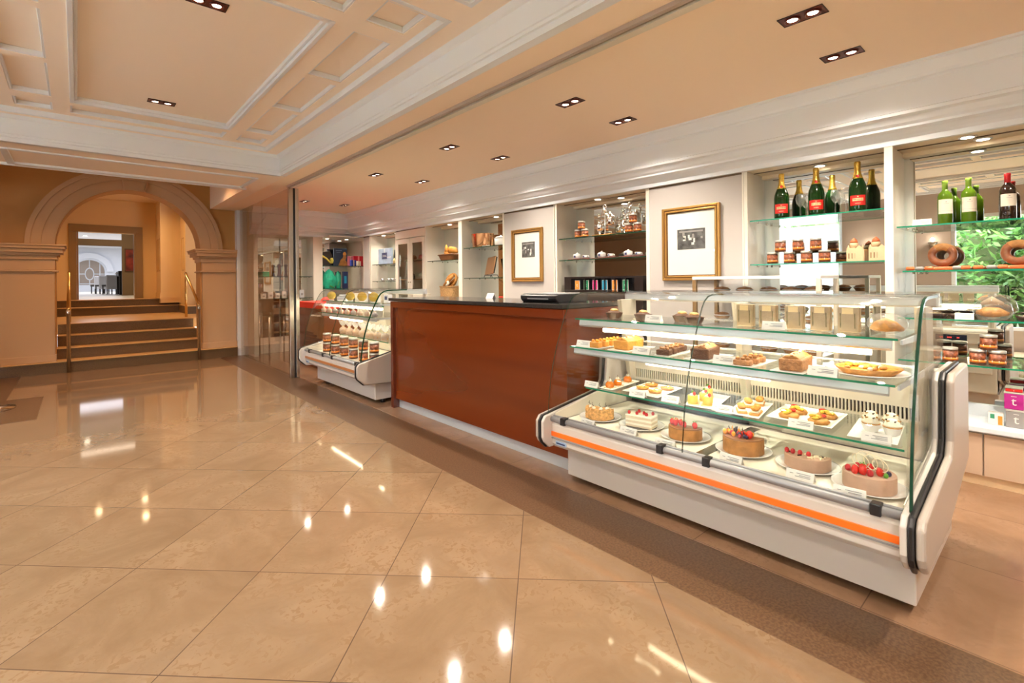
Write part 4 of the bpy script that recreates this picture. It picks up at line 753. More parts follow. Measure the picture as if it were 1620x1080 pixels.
def _dome():
    t = thing('glazed_mousse_dome', '', 'pastry'); MB().box(-.03, .03, -.03, .03, 0, .004).build('gold_board', K['cork'], t)
    MB().lathe([(0, .004), (.026, .004), (.029, .012), (.026, .028), (.015, .040), (0, .044)], seg=20).build('dome', K['mousse'], t)
    MB().lathe([(.014, .040), (.012, .050), (0, .060)], seg=10).build('cream', K['cream'], t); MB().box(-.012, .012, -.001, .001, .048, .072, 0, .6).build('chocolate_decoration', K['caramel'], t); return t
DO = Proto(_dome)
for (x, y), l in zip(((2.60, 1.985), (2.69, 1.99), (2.83, 2.01)), ('orange glazed mousse dome nearest the front', 'middle orange glazed mousse dome', 'orange glazed mousse dome at the back of its tray')): DO((x, y, ZT), l, group='orange glazed mousse domes')
tray([(2.55, 1.60), (2.57, 1.87), (2.90, 1.90), (2.91, 1.64)], 'square white tray under the small fruit tartlets')
def _tart():
    t = thing('fruit_tartlet', '', 'tart'); MB().lathe([(0, 0), (.030, 0), (.036, .013), (.032, .013), (.028, .008), (0, .008)], seg=20).build('pastry_shell', K['crust'], t)
    MB().lathe([(.030, .0085), (.022, .014), (0, .016)], seg=14).build('custard', K['yelg'], t)
    for a in range(3): MB().ball((.014*math.cos(a*2.1), .014*math.sin(a*2.1), .018), .009, (1, 1, .6)).build('cream', K['cream' if a else 'physalis'], t)
    return t
TA = Proto(_tart)
for (x, y), l in zip(((2.72, 1.815), (2.83, 1.82), (2.68, 1.70), (2.81, 1.695)), ('fruit tartlet at the front left of its tray', 'fruit tartlet at the back left of its tray', 'fruit tartlet at the front right of its tray', 'fruit tartlet at the back right of its tray')): TA((x, y, ZT), l, scale=1.15, group='small fruit tartlets')
tray([(2.53, 1.25), (2.52, 1.42), (2.90, 1.50), (2.90, 1.33)], 'white tray under the yellow lemon cakes')
def _lem():
    t = thing('lemon_cake', '', 'pastry'); MB().box(-.033, .033, -.033, .033, 0, .003, 0, .4).build('gold_board', K['cork'], t)
    MB().lathe([(0, .003), (.028, .003), (.028, .044), (.026, .047), (0, .047)], seg=20).build('cake', K['yel'], t)
    MB().lathe([(.018, .047), (.014, .055), (0, .062)], seg=10).build('cream', K['cream'], t); MB().ball((-.006, -.012, .058), .009, (1, 1, 1.2)).build('strawberry_piece', K['berry'], t); MB().box(-.002, .014, .004, .007, .055, .072).build('leaf', K['leafy'], t); return t
LM = Proto(_lem)
for (x, y), l in zip(((2.595, 1.405), (2.62, 1.33), (2.70, 1.39), (2.82, 1.43)), ('yellow lemon cake at the front left', 'yellow lemon cake at the front right', 'yellow lemon cake in the middle of its tray', 'yellow lemon cake at the back')): LM((x, y, ZT), l, group='round yellow lemon cakes')
tray([(2.525, 1.02), (2.525, 1.185), (2.90, 1.25), (2.90, 1.09)], 'white tray under the layered cream puffs')
def _puff():
    t = thing('cream_puff_slice', '', 'pastry'); MB().box(-.05, .05, -.024, .024, 0, .012, 0).build('pastry_base', K['crust'], t, .004)
    MB().box(-.045, .045, -.02, .02, .012, .020).build('cream', K['cream'], t, .003); MB().ball((-.022, 0, .032), .022, (1, 1, .6), noise=.05).build('puff', K['sponge'], t); MB().ball((.024, 0, .030), .020, (1, 1, .6), noise=.05).build('puff', K['sponge'], t); return t
PF = Proto(_puff)
for (x, y, a), l in zip(((2.62, 1.145, .5), (2.63, 1.075, .2), (2.76, 1.17, .5), (2.84, 1.14, .3)), ('layered cream puff slice at the front left', 'layered cream puff slice at the front right', 'layered cream puff slice in the middle', 'layered cream puff slice at the back')): PF((x, y, ZT), l, a, group='layered cream puff slices')
tray([(2.58, 0.72), (2.58, 1.01), (2.91, 1.03), (2.92, 0.74)], 'wide white tray under the fruit danish pastries', h=.014)
def _dan():
    t = thing('fruit_danish', '', 'pastry'); MB().lathe([(0, 0), (.042, 0), (.046, .010), (.038, .020), (0, .018)], seg=16, wob=.06).build('pastry', K['crust'], t)
    rnd = random.Random(11)
    for q in range(9): MB().ball((rnd.uniform(-.028, .028), rnd.uniform(-.028, .028), .024+rnd.uniform(0, .008)), .013, (1.3, .7, .6), 8, 6, rot=Matrix.Rotation(rnd.uniform(0, 3), 3, 'Z')).build('fruit_piece', K[['yel', 'yelg', 'physalis', 'yel', 'berry'][q % 5]], t)
    return t
DN = Proto(_dan)
for (x, y), l in zip(((2.68, .935), (2.79, .93), (2.67, .80), (2.80, .80)), ('fruit danish at the front left of the wide tray', 'fruit danish at the back left of the wide tray', 'fruit danish at the front right of the wide tray', 'fruit danish at the back right of the wide tray')): DN((x, y, ZL+.0052), l, x*9, group='fruit danish pastries')
tray([(2.535, .47), (2.53, .65), (2.90, .69), (2.90, .51)], 'white tray under the swirled cupcakes')
def _cup():
    t = thing('cupcake', '', 'cupcake'); n = 24
    MB().sheet([[((.026 if k % 2 else .024)*math.cos(k/n*6.283), (.026 if k % 2 else .024)*math.sin(k/n*6.283), 0) for k in range(n)], [((.036 if k % 2 else .033)*math.cos(k/n*6.283), (.036 if k % 2 else .033)*math.sin(k/n*6.283), .034) for k in range(n)]], closed=True).build('paper_case', K['paper'], t)
    MB().lathe([(0, .002), (.023, .002), (.033, .033), (.036, .038), (0, .040)], seg=20).build('cake', K['sponge'], t)
    MB().lathe([(.033, .038), (.034, .046), (.027, .050), (.028, .057), (.019, .062), (.018, .068), (0, .074)], seg=16).build('cream_swirl', K['cream'], t)
    for a in range(5): MB().box(.02*math.cos(a*1.3)-.008, .02*math.cos(a*1.3)+.008, .02*math.sin(a*1.3)-.002, .02*math.sin(a*1.3)+.002, .060, .066, 0, a).build('topping', K['choc' if a % 2 else 'crumb'], t)
    return t
CU = Proto(_cup)
for (x, y), l in zip(((2.71, .60), (2.705, .52), (2.80, .62), (2.82, .545)), ('swirled cupcake at the front left', 'swirled cupcake at the front right', 'swirled cupcake at the back left', 'swirled cupcake at the back right')): CU((x, y, ZT), l, group='swirled cupcakes')
for (x, y), l in zip(((2.525, 2.085), (2.535, 1.72), (2.535, 1.515), (2.54, 1.215), (2.555, .835), (2.56, .545)), ('orange glazed domes', 'fruit tartlets', 'lemon cakes, on their left', 'lemon cakes, on their right', 'fruit danish pastries', 'swirled cupcakes')):
    CARD((x, y, ZL+(.0001 if l[0] != 'x' else 0)) if l.split()[0] in ('orange', 'lemon') else (x-.025, y, ZL), 'white name card in front of the %s' % l, 0.05)
# middle shelf ----------------------------------------------------
ZM = 0.8855
def board(x, y, rz, w, l, label, z=ZM):
    return tag(MB().box(-w/2, w/2, -l/2, l/2, 0, .004).build('cake_board', K['plate'], None, .002, (x, y, z)), label, 'board') if not rz else tag(MB().box(-w/2, w/2, -l/2, l/2, 0, .004, 0, rz).build('cake_board', K['plate'], None, .002, (x, y, z)), label, 'board')
AL = R(12)
board(2.52, 1.935, 0, .30, .075, 'white board under the orange cake slices'); board(2.53, 1.765, 0, .30, .14, 'white board under the golden pound cake')
board(2.54, 1.475, 0, .30, .09, 'white board under the dark chocolate slices'); board(2.53, 1.275, 0, .30, .13, 'white board under the chocolate loaf')
board(2.51, 1.03, 0, .30, .10, 'white board under the nut slices'); board(2.50, .83, 0, .30, .14, 'white board under the brown nut loaf')
def _slice(m, top, w=.05, l=.065, h=.035):
    def f():
        t = thing('cake_slice', '', 'cake slice'); MB().box(-w/2, w/2, -l/2, l/2, 0, h).build('cake', K[m], t, .006)
        for q in range(3): MB().ball((random.uniform(-w/4, w/4), l*(q-1)*.28, h+.006), .011, (1, 1, .8), 8, 6, noise=.15).build('topping', K[top], t)
        return t
    return f
SL1 = Proto(_slice('sponge', 'physalis')); SL2 = Proto(_slice('choco', 'brownie', .055, .075, .030)); SL3 = Proto(_slice('brownie', 'caramel', .05, .08, .026))
pos3 = ['nearest the glass', 'second back', 'third back', 'farthest back']
for k, x in enumerate((2.40, 2.47, 2.54, 2.61)): SL1((x, 1.935, ZM+.0042), 'orange topped cake slice, %s of its row' % pos3[k], .1, group='orange topped cake slices')
for k, x in enumerate((2.42, 2.49, 2.56, 2.63)): SL2((x, 1.475+.01*k, ZM+.0042), 'dark chocolate slice with nuts, %s of its row' % pos3[k], .15, group='dark chocolate slices')
for k, x in enumerate((2.39, 2.47, 2.54)): SL3((x, 1.035, ZM+.0042), 'brown nut slice, %s of its row' % pos3[k], .12, group='brown nut slices')
def loaf(x, y, rz, m, top, label, l=.17, w=.085, h=.055, icing='cream'):
    t = thing('loaf_cake', label, 'cake', (x, y, ZM+.0042), rz)
    MB().prism([(-l/2*.92, 0), (l/2*.92, 0), (l/2, h), (-l/2, h)], 'y', -w/2, w/2).build('cake', K[m], t, .008, seg=3)
    MB().prism([(-w*.42, h-.002), (w*.42, h-.002), (w*.22, h+.014), (-w*.22, h+.014)], 'x', -l/2*.9, l/2*.9).build('crust', K[top], t, .006)
    rnd = random.Random(l)
    for q in range(7): MB().ball((l*(q/7-.45), rnd.uniform(-.015, .015), h+.014), .008, (1.2, .8, .7), 8, 6, noise=.2).build('topping', K[icing if q % 2 else top], t)
    return t
loaf(2.50, 1.765, .05, 'sponge', 'sponge', 'golden pound cake loaf with icing on the middle shelf', l=.19, w=.10); loaf(2.49, 1.275, .15, 'choco', 'brownie', 'dark chocolate loaf cake on the middle shelf', l=.19, w=.095, icing='brownie')
loaf(2.47, .83, .1, 'brownie', 'caramel', 'brown nut loaf dusted with sugar on the middle shelf', l=.21, w=.095)
t = thing('cream_horn', 'pale cream biscuit stick lying behind the brown nut loaf', 'pastry', (2.60, .90, ZM)); MB().tube([(0, 0, .012), (.08, -.04, .075)], [.012, .009], 10).build('biscuit', K['cream'], t); MB().box(-.02, .02, -.02, .02, 0, .01).build('base', K['yelg'], t)
tag(MB().lathe([(0, .004), (.10, .004), (.145, .016), (.15, .018), (.15, .014), (.10, 0), (0, 0)], seg=40).build('cake_plate', K['plate'], None, 0, (2.54, .575, ZM)), 'round white plate under the fruit pie', 'plate')
t = thing('fruit_pie', 'fluted golden fruit pie on a round white plate', 'pie', (2.54, .57, ZM+.0045)); n = 60
MB().sheet([[((.090 if k % 2 else .087)*math.cos(k/n*6.283), (.090 if k % 2 else .087)*math.sin(k/n*6.283), 0.001) for k in range(n)], [((.122 if k % 2 else .117)*math.cos(k/n*6.283), (.122 if k % 2 else .117)*math.sin(k/n*6.283), .030) for k in range(n)], [(.108*math.cos(k/n*6.283), .108*math.sin(k/n*6.283), .030) for k in range(n)], [(.104*math.cos(k/n*6.283), .104*math.sin(k/n*6.283), .022) for k in range(n)]], closed=True).build('crust', K['crust'], t)
MB().lathe([(0, .024), (.105, .023), (.086, .002), (0, .002)], seg=40).build('filling', K['yelg'], t)
rnd = random.Random(21)
for q in range(26):
    a, rr = rnd.uniform(0, 6.28), rnd.uniform(0, .09); MB().ball((rr*math.cos(a), rr*math.sin(a), .030), rnd.uniform(.010, .018), (1.2, .9, .6), 8, 6, noise=.1).build('fruit_piece', K[['sponge', 'yelg', 'cream', 'crust'][q % 4]], t)
for (x, y), l in zip(((2.385, 2.03), (2.375, 1.60), (2.375, 1.125), (2.365, .695)), ('orange topped slices, on the middle shelf', 'dark chocolate slices, on their left', 'brown nut slices', 'fruit pie, on the middle shelf')):
    CARD((x, y, ZM), 'white name card beside the %s' % l, 0, 1.05)
# top shelf -------------------------------------------------------
ZU = 1.0605
def _foil():
    t = thing('tart_in_foil_cup', '', 'tart'); n = 28
    MB().sheet([[((.040 if k % 2 else .037)*math.cos(k/n*6.283), (.040 if k % 2 else .037)*math.sin(k/n*6.283), 0) for k in range(n)], [((.056 if k % 2 else .050)*math.cos(k/n*6.283), (.056 if k % 2 else .050)*math.sin(k/n*6.283), .034) for k in range(n)]], closed=True).build('fluted_cup', K['choc'], t)
    MB().lathe([(0, .002), (.038, .002), (.050, .033), (.03, .044), (0, .048)], seg=18, wob=.05).build('cake', K['choco'], t); MB().ball((0, 0, .048), .026, (1, 1, .5), noise=.08).build('topping', K['crumb'], t); return t
FO = Proto(_foil)
for (x, y), l in zip(((2.60, 1.945), (2.58, 1.715), (2.62, 1.48), (2.56, 1.375)), ('dark fluted cake cup with pale cream, left end of the top shelf', 'dark fluted cake cup with a raised leaf, second on the top shelf', 'dark fluted cake cup by the front glass seam', 'dark fluted cake cup just right of the front glass seam')): FO((x, y, ZU), l)
def _sand():
    t = thing('wrapped_sandwich', '', 'sandwich'); LT = Matrix.Rotation(R(18), 4, 'Y')
    b = MB()
    MB().box(-.004, .010, -.040, .040, 0.002, .112).build('bread', K['bread'], t, .003); MB().box(.011, .018, -.034, .034, .002, .102).build('filling', K['filling'], t); MB().box(.019, .033, -.040, .040, 0.002, .112).build('bread', K['bread'], t, .003)
    MB().box(-.0055, -.0042, -.022, .022, .082, .108).build('round_sticker', K['cork'], t); MB().box(-.0055, -.0042, -.030, -.026, .02, .085).box(-.0055, -.0042, .026, .030, .02, .085).build('filling', K['filling'], t)
    MB().box(-.009, .037, -.043, .043, -.000, .117).build('clear_box', K['glass'], t, .004); return t
SA = Proto(_sand)
for k, y in enumerate((1.095, .985, .865, .755, .645)): SA((2.55, y, ZU), 'sandwich in a clear box, %s of five on the top shelf' % ORD[k], R(-6), group='clear boxed sandwiches')
t = thing('wrapped_croissant', 'golden croissant in a clear bag beside the boxed sandwiches', 'croissant', (2.60, .515, ZU)); MB().tube([(0, -.055, .022), (-.02, -.03, .034), (-.025, 0, .040), (-.02, .03, .034), (0, .055, .022)], [.008, .022, .030, .022, .008], 12).build('croissant', K['crust'], t)
MB().ball((0, 0, .045), .075, (.7, 1.0, .6), 16, 10).build('clear_bag', K['wrap'], t)
CARD((2.50, 1.60, ZU), 'white name card between two dark cake cups on the top shelf'); CARD((2.475, .93, ZU), 'white name card leaning before the boxed sandwiches')
# ------------------------------------------------------------------ jars
def _jar():
    t = thing('picture_jar', '', 'jar'); MB().lathe([(0, 0), (.038, 0), (.040, .004), (.040, .075), (.037, .080), (0, .080)], seg=24).build('jar_body', K['choco'], t)
    n = 24; MB().lathe([(.0405, .008), (.0405, .072)], seg=n).build('label', K['jarlab'], t)
    MB().lathe([(.0408, .014), (.0408, .030)], seg=24).build('label_band', K['teaor'], t)
    for a in (2.6, 3.4, 4.2): MB().ball((.0405*math.cos(a), .0405*math.sin(a), .028), .008, (.3, .3, 1), 6, 5).build('white_print', K['jarw'], t)
    MB().lathe([(0, .0805), (.041, .0805), (.0415, .083), (.0415, .094), (.039, .096), (0, .096)], seg=24).build('lid', K['lid'], t); return t
JAR = Proto(_jar)
JZ = 0.0965
for k, y in enumerate((1.625, 1.497, 1.372, 1.245)): JAR((4.33, y, 1.4255), 'brown picture jar, %s of the lower row below the champagne' % ORD[k], 0, group='picture jars below the champagne')
for k, y in enumerate((1.562, 1.432, 1.305)): JAR((4.33, y, 1.4255+JZ), 'brown picture jar, %s of the upper row below the champagne' % ORD[k], group='picture jars below the champagne')
for (x, y, z), l in zip(((4.33, 3.735, 0), (4.33, 3.635, 0), (4.33, 3.685, 1), (4.28, 3.005, 0), (4.28, 2.90, 0), (4.28, 2.955, 1)), ('lower left jar of the stack at the left of the coffee makers', 'lower right jar of the stack at the left of the coffee makers', 'top jar of the stack at the left of the coffee makers', 'lower left jar of the stack at the right of the coffee makers', 'lower right jar of the stack at the right of the coffee makers', 'top jar of the stack at the right of the coffee makers')):
    JAR((x, y, 1.7925+z*JZ), l)
for (x, y, z), l in zip(((4.32, .585, 0), (4.32, .54+.0, 0), (4.32, .565, 1), (4.31, .385, 0), (4.31, .295, 0), (4.31, .335, 1)), ('x', 'lower jar seen just right of the white case end', 'top jar seen just right of the white case end', 'lower left jar of the three on the lowest niche shelf', 'lower right jar of the three on the lowest niche shelf', 'top jar of the three on the lowest niche shelf')):
    if l == 'x': continue
    JAR((x, y+(0.055 if z and x > 4.315 else 0)-(.02 if x > 4.315 and not z else 0), .7445+z*JZ), l) if not (z and x > 4.315) else JAR((x, .605, .7445+.0*z), 'jar behind the near end of the cake case, lowest niche shelf')
# chocolate counter contents -----------------------------------------
for k in range(6):
    y = 6.36-.27*k; x = 2.42
    JAR((x, y, .4215), 'brown picture jar, %s of the front bottom row in the sweets counter' % ORD[k], scale=1.25, group='jars on the sweets counter deck')
    JAR((x-.0, y, .4215+JZ*1.25), 'brown picture jar stacked on top, %s in the sweets counter' % ORD[k], scale=1.25, group='jars on the sweets counter deck')
for k in range(5): JAR((2.50, 6.30-.27*k-.03, .4215), 'brown picture jar, %s of the back row in the sweets counter' % ORD[k], scale=1.25, group='jars on the sweets counter deck')
def _bag(m):
    def f():
        t = thing('sweet_bag', '', 'sweets'); MB().lathe([(0, 0), (.035, 0), (.042, .015), (.040, .045), (.030, .060), (0, .062)], seg=14, wob=.05).build('nuts', K[m], t)
        n = 16; rows = []
        for z, r_ in ((0, .038), (.03, .046), (.055, .042), (.075, .014), (.085, .012), (.11, .030), (.135, .045)):
            rows.append([(r_*(1+.18*(k % 2)*(z > .07))*math.cos(k/n*6.283), r_*(1+.18*(k % 2)*(z > .07))*math.sin(k/n*6.283), z+(.012*(k % 3) if z > .12 else 0)) for k in range(n)])
        MB().sheet(rows, closed=True).build('clear_bag', K['wrapw'], t); MB().lathe([(.015, .072), (.015, .084)], seg=10).build('ribbon', K['cork'], t); return t
    return f
BG1 = Proto(_bag('nut')); BG2 = Proto(_bag('choco'))
for k in range(9): (BG1 if k % 3 != 2 else BG2)((2.435, 6.50-.185*k, .9305), 'tied clear bag of nuts, %s in the upper row' % ORD[k], k*.7, .72, 'tied bags on the middle shelf')
for k in range(8): BG1((2.66, 6.42-.2*k, .6405), 'tied clear bag of golden nuts, %s in the lower row' % ORD[k], k*.5, 1.1, 'tied bags on the lower shelf')
def _lol():
    t = thing('sugar_lollipop', '', 'lollipop'); MB().lathe([(0, -.006), (.050, -.006), (.055, 0), (.050, .006), (0, .006)], (0, 0, 0), 24).build('disc', K['lolly'], t); d = t.children[0]; d.rotation_euler = (0, R(90), 0); d.location = (0, 0, .062)
    MB().tube([(0, 0, .0), (0, 0, .02)], .004, 6).build('stick', K['paper'], t); MB().box(-.02, .02, -.03, .03, 0, .006).build('foot', K['paper'], t); return t
LO = Proto(_lol)
for k, y in enumerate((6.45, 5.86, 5.52, 5.22)): LO((2.52, y, 1.0805), 'round gold sugar lollipop, %s on top of the sweets counter shelves' % ORD[k], R(62), group='gold sugar lollipops')
for k, y in enumerate((5.69, 5.36, 5.08)): tag(MB().box(0, .05, -.05, .05, 0, .09, 0).box(-.002, 0, -.03, .03, .03, .07, 1).build('chocolate_box', [K['curtain'], K['navy']], None, .002, (2.60, y, 1.0805)), 'small white chocolate box, %s between the gold lollipops' % ORD[k], 'box')
tag(MB().box(0, .10, -.14, .14, 0, .05).box(.01, .09, -.10, .10, .05, .075).build('gift_packet', K['curtain'], None, .01, (2.52, 6.14, 1.0805)), 'flat white wrapped packet left of the gold lollipops', 'packet')
CARD((2.30, 5.72, .4215), 'white name card before the jars in the sweets counter')
# ------------------------------------------------------------------ bottles
def text(body, size, m, parent, loc, rot, nm='lettering', ext=0.0003):
    cu = bpy.data.curves.new(nm, 'FONT'); cu.body = body; cu.size = size; cu.align_x = 'CENTER'; cu.align_y = 'CENTER'; cu.extrude = ext
    cu.materials.append(K[m]); o = bpy.data.objects.new(nm, cu); COL.objects.link(o); bpy.context.view_layer.update()
    me = bpy.data.meshes.new_from_object(o.evaluated_get(bpy.context.evaluated_depsgraph_get())); bpy.data.objects.remove(o)
    if not parent: return me
    o = bpy.data.objects.new(nm, me); COL.objects.link(o); o.parent = parent; o.location = loc; o.rotation_euler = rot; return o
def arc(r, z0, z1, a0, a1, n=10, m=0, mb=None):
    mb = mb or MB(); mb.sheet([[(r*math.cos(a0+(a1-a0)*k/n), r*math.sin(a0+(a1-a0)*k/n), z) for k in range(n+1)] for z in (z0, z1)], m); return mb
BA = R(195)   # bottles show their labels to the room
def _champ():
    t = thing('champagne_bottle', '', 'bottle')
    MB().lathe([(0, .006), (.048, 0), (.055, .008), (.056, .03), (.056, .17), (.052, .20), (.040, .235), (.025, .27), (.019, .30)], seg=28).build('glass_body', K['champ'], t)
    MB().lathe([(.036, .247), (.030, .262), (.0235, .285), (.0205, .31), (.0205, .345), (.0215, .350), (.0215, .366), (.018, .374), (0, .376)], seg=20).build('gold_foil', K['foil'], t)
    o = arc(.0565, .045, .120, BA-.95, BA+.95).build('red_label', K['redlab'], t); arc(.0570, .078, .098, BA-.62, BA+.62).build('gold_banner', K['cork'], o)
    txt = 'PIPER-HEIDSIECK'
    mb = MB()
    for i, ch in enumerate(txt):
        a = BA+(-.5+i/14.0)*1.1; me = text(ch, .011, 'choc', None, None, None); Mx = Matrix.Translation((.0575*math.cos(a), .0575*math.sin(a), .088)) @ Matrix.Rotation(a+R(90), 4, 'Z') @ Matrix.Rotation(R(90), 4, 'X')
        mb.add([Mx @ v.co for v in me.vertices], [tuple(f.vertices) for f in me.polygons])
    mb.build('lettering', K['choc'], t)
    arc(.0570, .058, .062, BA-.3, BA+.3).build('gold_line', K['cork'], o); MB().ball((.0565*math.cos(BA), .0565*math.sin(BA), .109), .006, (.4, .9, .8), 6, 5).build('gold_crest', K['cork'], o)
    MB().ball((.030*math.cos(BA), .030*math.sin(BA), .262), .013, (.35, .9, 1)).build('neck_seal', K['redlab'], t); return t
CB = Proto(_champ)
for k, y in enumerate((1.555, 1.302, 1.030)): CB((4.345, y, 1.7905), 'gold necked green champagne bottle, %s of three' % ORD[k] if k < 2 else 'gold necked green champagne bottle, rightmost of three', 0, group='champagne bottles with red labels')
def _wine(g, f_, l_):
    def f():
        t = thing('wine_bottle', '', 'bottle'); MB().lathe([(0, .004), (.036, 0), (.0395, .006), (.0395, .185), (.034, .205), (.018, .225), (.0145, .235)], seg=26).build('glass_body', K[g], t)
        MB().lathe([(.0155, .228), (.0152, .275), (.0165, .278), (.0165, .290), (.014, .292), (0, .292)], seg=18).build('capsule', K[f_], t)
        o = arc(.040, .07 if g != 'redw' else .085, .165 if g != 'redw' else .160, BA-1.1, BA+1.1).build('label', K['winel'], t)
        if g != 'redw': arc(.0403, .088, .0895, BA-1.05, BA+1.05).build('label_line', K['ink'], o)
        arc(.0404, .135, .137, BA-.35, BA+.35).build('label_print', K['ink'], o); arc(.0404, .145, .150, BA-.1, BA+.1).build('label_crest', K['ink'], o); return t
    return f
WG = Proto(_wine('wineg', 'winef', 0)); WR = Proto(_wine('redw', 'redf', 0))
WG((4.345, .540, 1.6525), 'white wine bottle in green glass, left one'); WG((4.345, .424, 1.6525), 'white wine bottle in green glass, right one'); WR((4.345, .245, 1.6525), 'dark red wine bottle with a red capsule')
tag(card_mb(.10, .045).build('name_card', [K['paper'], K['ink']], None, 0, (4.30, .655, 1.6525)), 'white name card left of the white wine bottles', 'card')
def _glass():
    t = thing('stemmed_glass', '', 'glass'); MB().lathe([(0, 0), (.032, 0), (.004, .004), (.0035, .10), (.012, .11), (.030, .14), (.034, .165), (.027, .205)], seg=20).build('bowl_and_stem', K['wrap'], t); return t
GL = Proto(_glass)
for (x, y), l in zip(((4.48, 1.460), (4.43, 1.375), (4.48, 1.210), (4.43, 1.125)), ('stemmed glass behind the first gap between champagne bottles, left', 'stemmed glass behind the first gap between champagne bottles, right', 'stemmed glass behind the second gap between champagne bottles, left', 'stemmed glass behind the second gap between champagne bottles, right')): GL((x, y, 1.7905), l)
def _church():
    t = thing('wooden_church_model', '', 'model'); MB().box(-.05, .05, -.055, .055, 0, .085).box(-.045, .03, .0, .055, .085, .10).build('nave', K['pine'], t, .001)
    MB().prism([(-.05, .0), (.0, .0), (.0, .09), (-.025, .118), (-.05, .09)], 'x', -.058, -.050).build('front_gable', K['pine'], t)
    MB().lathe([(.028, .10), (.028, .135), (.024, .138)], (.0, .02, 0), 10).build('tower', K['pine'], t); MB().lathe([(.026, .138), (.022, .155), (.010, .168), (0, .176)], (.0, .02, 0), 12).build('dome', K['terra'], t)
    for a, b in ((-.04, -.045), (-.04, .045), (.04, .045)): MB().lathe([(.006, .085), (.006, .11), (0, .122)], (a, b, 0), 8).build('pinnacle', K['pine'], t)
    for b in (-.04, -.02, 0, .02, .04): MB().box(-.0515, -.0502, b-.004, b+.004, .02, .06).build('window', K['brown'], t)
    return t
CHU = Proto(_church); CHU((4.34, 1.035, 1.4255), 'pale wooden domed church model, left one'); CHU((4.34, .900, 1.4255), 'pale wooden domed church model, right one')
# wine niche food -----------------------------------------------------
def ringp(loc, label, r=.055, rr=.024, up=True, m='ringb'):
    t = thing('pastry_ring', label, 'pastry', loc); MB().tube([(0 if up else r*math.cos(a), r*math.sin(a) if not up else r*math.cos(a), (r+rr+r*math.sin(a)) if up else rr) for a in [k*6.283/20 for k in range(20)]], rr, 12, closed=True).build('ring', K[m], t)
    MB().tube([(0, r*math.cos(a), r+rr+r*math.sin(a)) for a in [k*6.283/20 for k in range(2, 9)]], [rr*.6]+[rr*1.04]*5+[rr*.6], 12).build('pale_glaze', K['caramel'], t); return t
ringp((4.38, .560, 1.3725), 'brown pastry ring standing on edge in the wine niche'); ringp((4.38, .205, 1.3725), 'brown pastry ring standing at the right frame edge')
tag(MB().box(-.05, .05, -.07, .07, 0, .024).build('wrapped_packet', K['sausage'], None, .008, (4.37, .560, 1.3485)), 'orange wrapped base under the left pastry ring', 'packet'); tag(MB().box(-.05, .05, -.06, .06, 0, .024).build('wrapped_packet', K['sausage'], None, .008, (4.37, .205, 1.3485)), 'orange wrapped base under the right pastry ring', 'packet')
for k, (y, c) in enumerate(((.715, 'sausage'), (.665, 'greytin'), (.615, 'sausage'), (.475, 'greytin'), (.435, 'sausage'), (.375, 'sausage'), (.315, 'greytin'), (.265, 'sausage'))):
    t = thing('cured_sausage' if c == 'sausage' else 'foil_packet', '%s, %s in the row on the niche shelf' % ('short orange cured sausage' if c == 'sausage' else 'small foil wrapped packet', ['leftmost', 'second along', 'third along', 'fourth along', 'fifth along', 'sixth along', 'seventh along', 'last'][k]), 'food', (4.275, y, 1.3485))
    MB().tube([(0, -.024, .014), (0, -.018, .014), (0, .018, .014), (0, .024, .014)], [.005, .0135, .0135, .005], 10).build('packet', K[c], t); MB().box(-.004, .004, -.028, -.023, .01, .018).build('twist', K['cork'], t)
t = thing('wrapped_pastry_dome', 'pastries in a round clear bag on the niche shelf', 'pastry', (4.32, .315, 1.0305)); MB().tube([(-.02, -.07, .04), (-.05, -.03, .05), (-.05, .03, .05), (-.02, .07, .045)], [.012, .03, .032, .012], 12).build('pastry', K['crust'], t); MB().tube([(-.02, -.05, .10), (-.03, 0, .125), (-.02, .05, .10)], [.01, .024, .01], 12).build('pastry', K['bread'], t)
MB().lathe([(0, 0), (.06, .0), (.095, .045), (.085, .10), (.05, .14), (0, .15)], seg=20).build('clear_bag', K['wrap'], t)
FT = Proto(lambda: (lambda t: (MB().lathe([(0, 0), (.035, 0), (.052, .03), (.050, .03), (.034, .004), (0, .004)], seg=24, wob=.03).build('foil_cup', K['choc'], t), MB().lathe([(0, .005), (.035, .008), (.048, .026), (.02, .034), (0, .036)], seg=16, wob=.05).build('cake', K['foilc'], t), MB().ball((-.02, 0, .034), .012, (1, 1.4, .5)).build('sticker', K['cork'], t), t)[-1])(thing('foil_tart', '', 'tart')))
for y, l in ((.575, 'dark foil tart right of the case end, leftmost on the niche shelf'), (.475, 'dark foil tart left of the round wrapped pastries'), (.165, 'dark foil tart at the right frame edge')): FT((4.31, y, 1.0305), l)
tag(card_mb(.09, .04).build('name_card', [K['paper'], K['ink']], None, 0, (4.235, .44, 1.0305)), 'white name card before the round wrapped pastries', 'card')
def tin(x, y, z, a, b, h, m, label, mark='t'):
    t = thing('tea_tin', label, 'tin', (x, y, z)); MB().box(0, a, -b/2, b/2, 0, h).build('body', K[m], t, .003); MB().box(-.002, a+.002, -b/2-.002, b/2+.002, h, h+.010).build('lid', K['lid'], t, .002)
    text('t', h*.75, 'paper', t, (-.0008, 0, h*.5), (R(90), 0, R(-90))); MB().box(-.0012, -.0002, -.012, .012, h*.82, h*.85).build('mark', K['paper'], t); return t
tin(4.30, .215, .3725, .09, .09, .10, 'greytin', 'grey tea tin with a white letter on the worktop'); tin(4.31, .225, .4835, .085, .085, .095, 'magenta', 'magenta tea tin stacked on the grey tin'); tin(4.32, .225, .5895, .075, .075, .02, 'redlab', 'flat red tin on top of the tea tins')
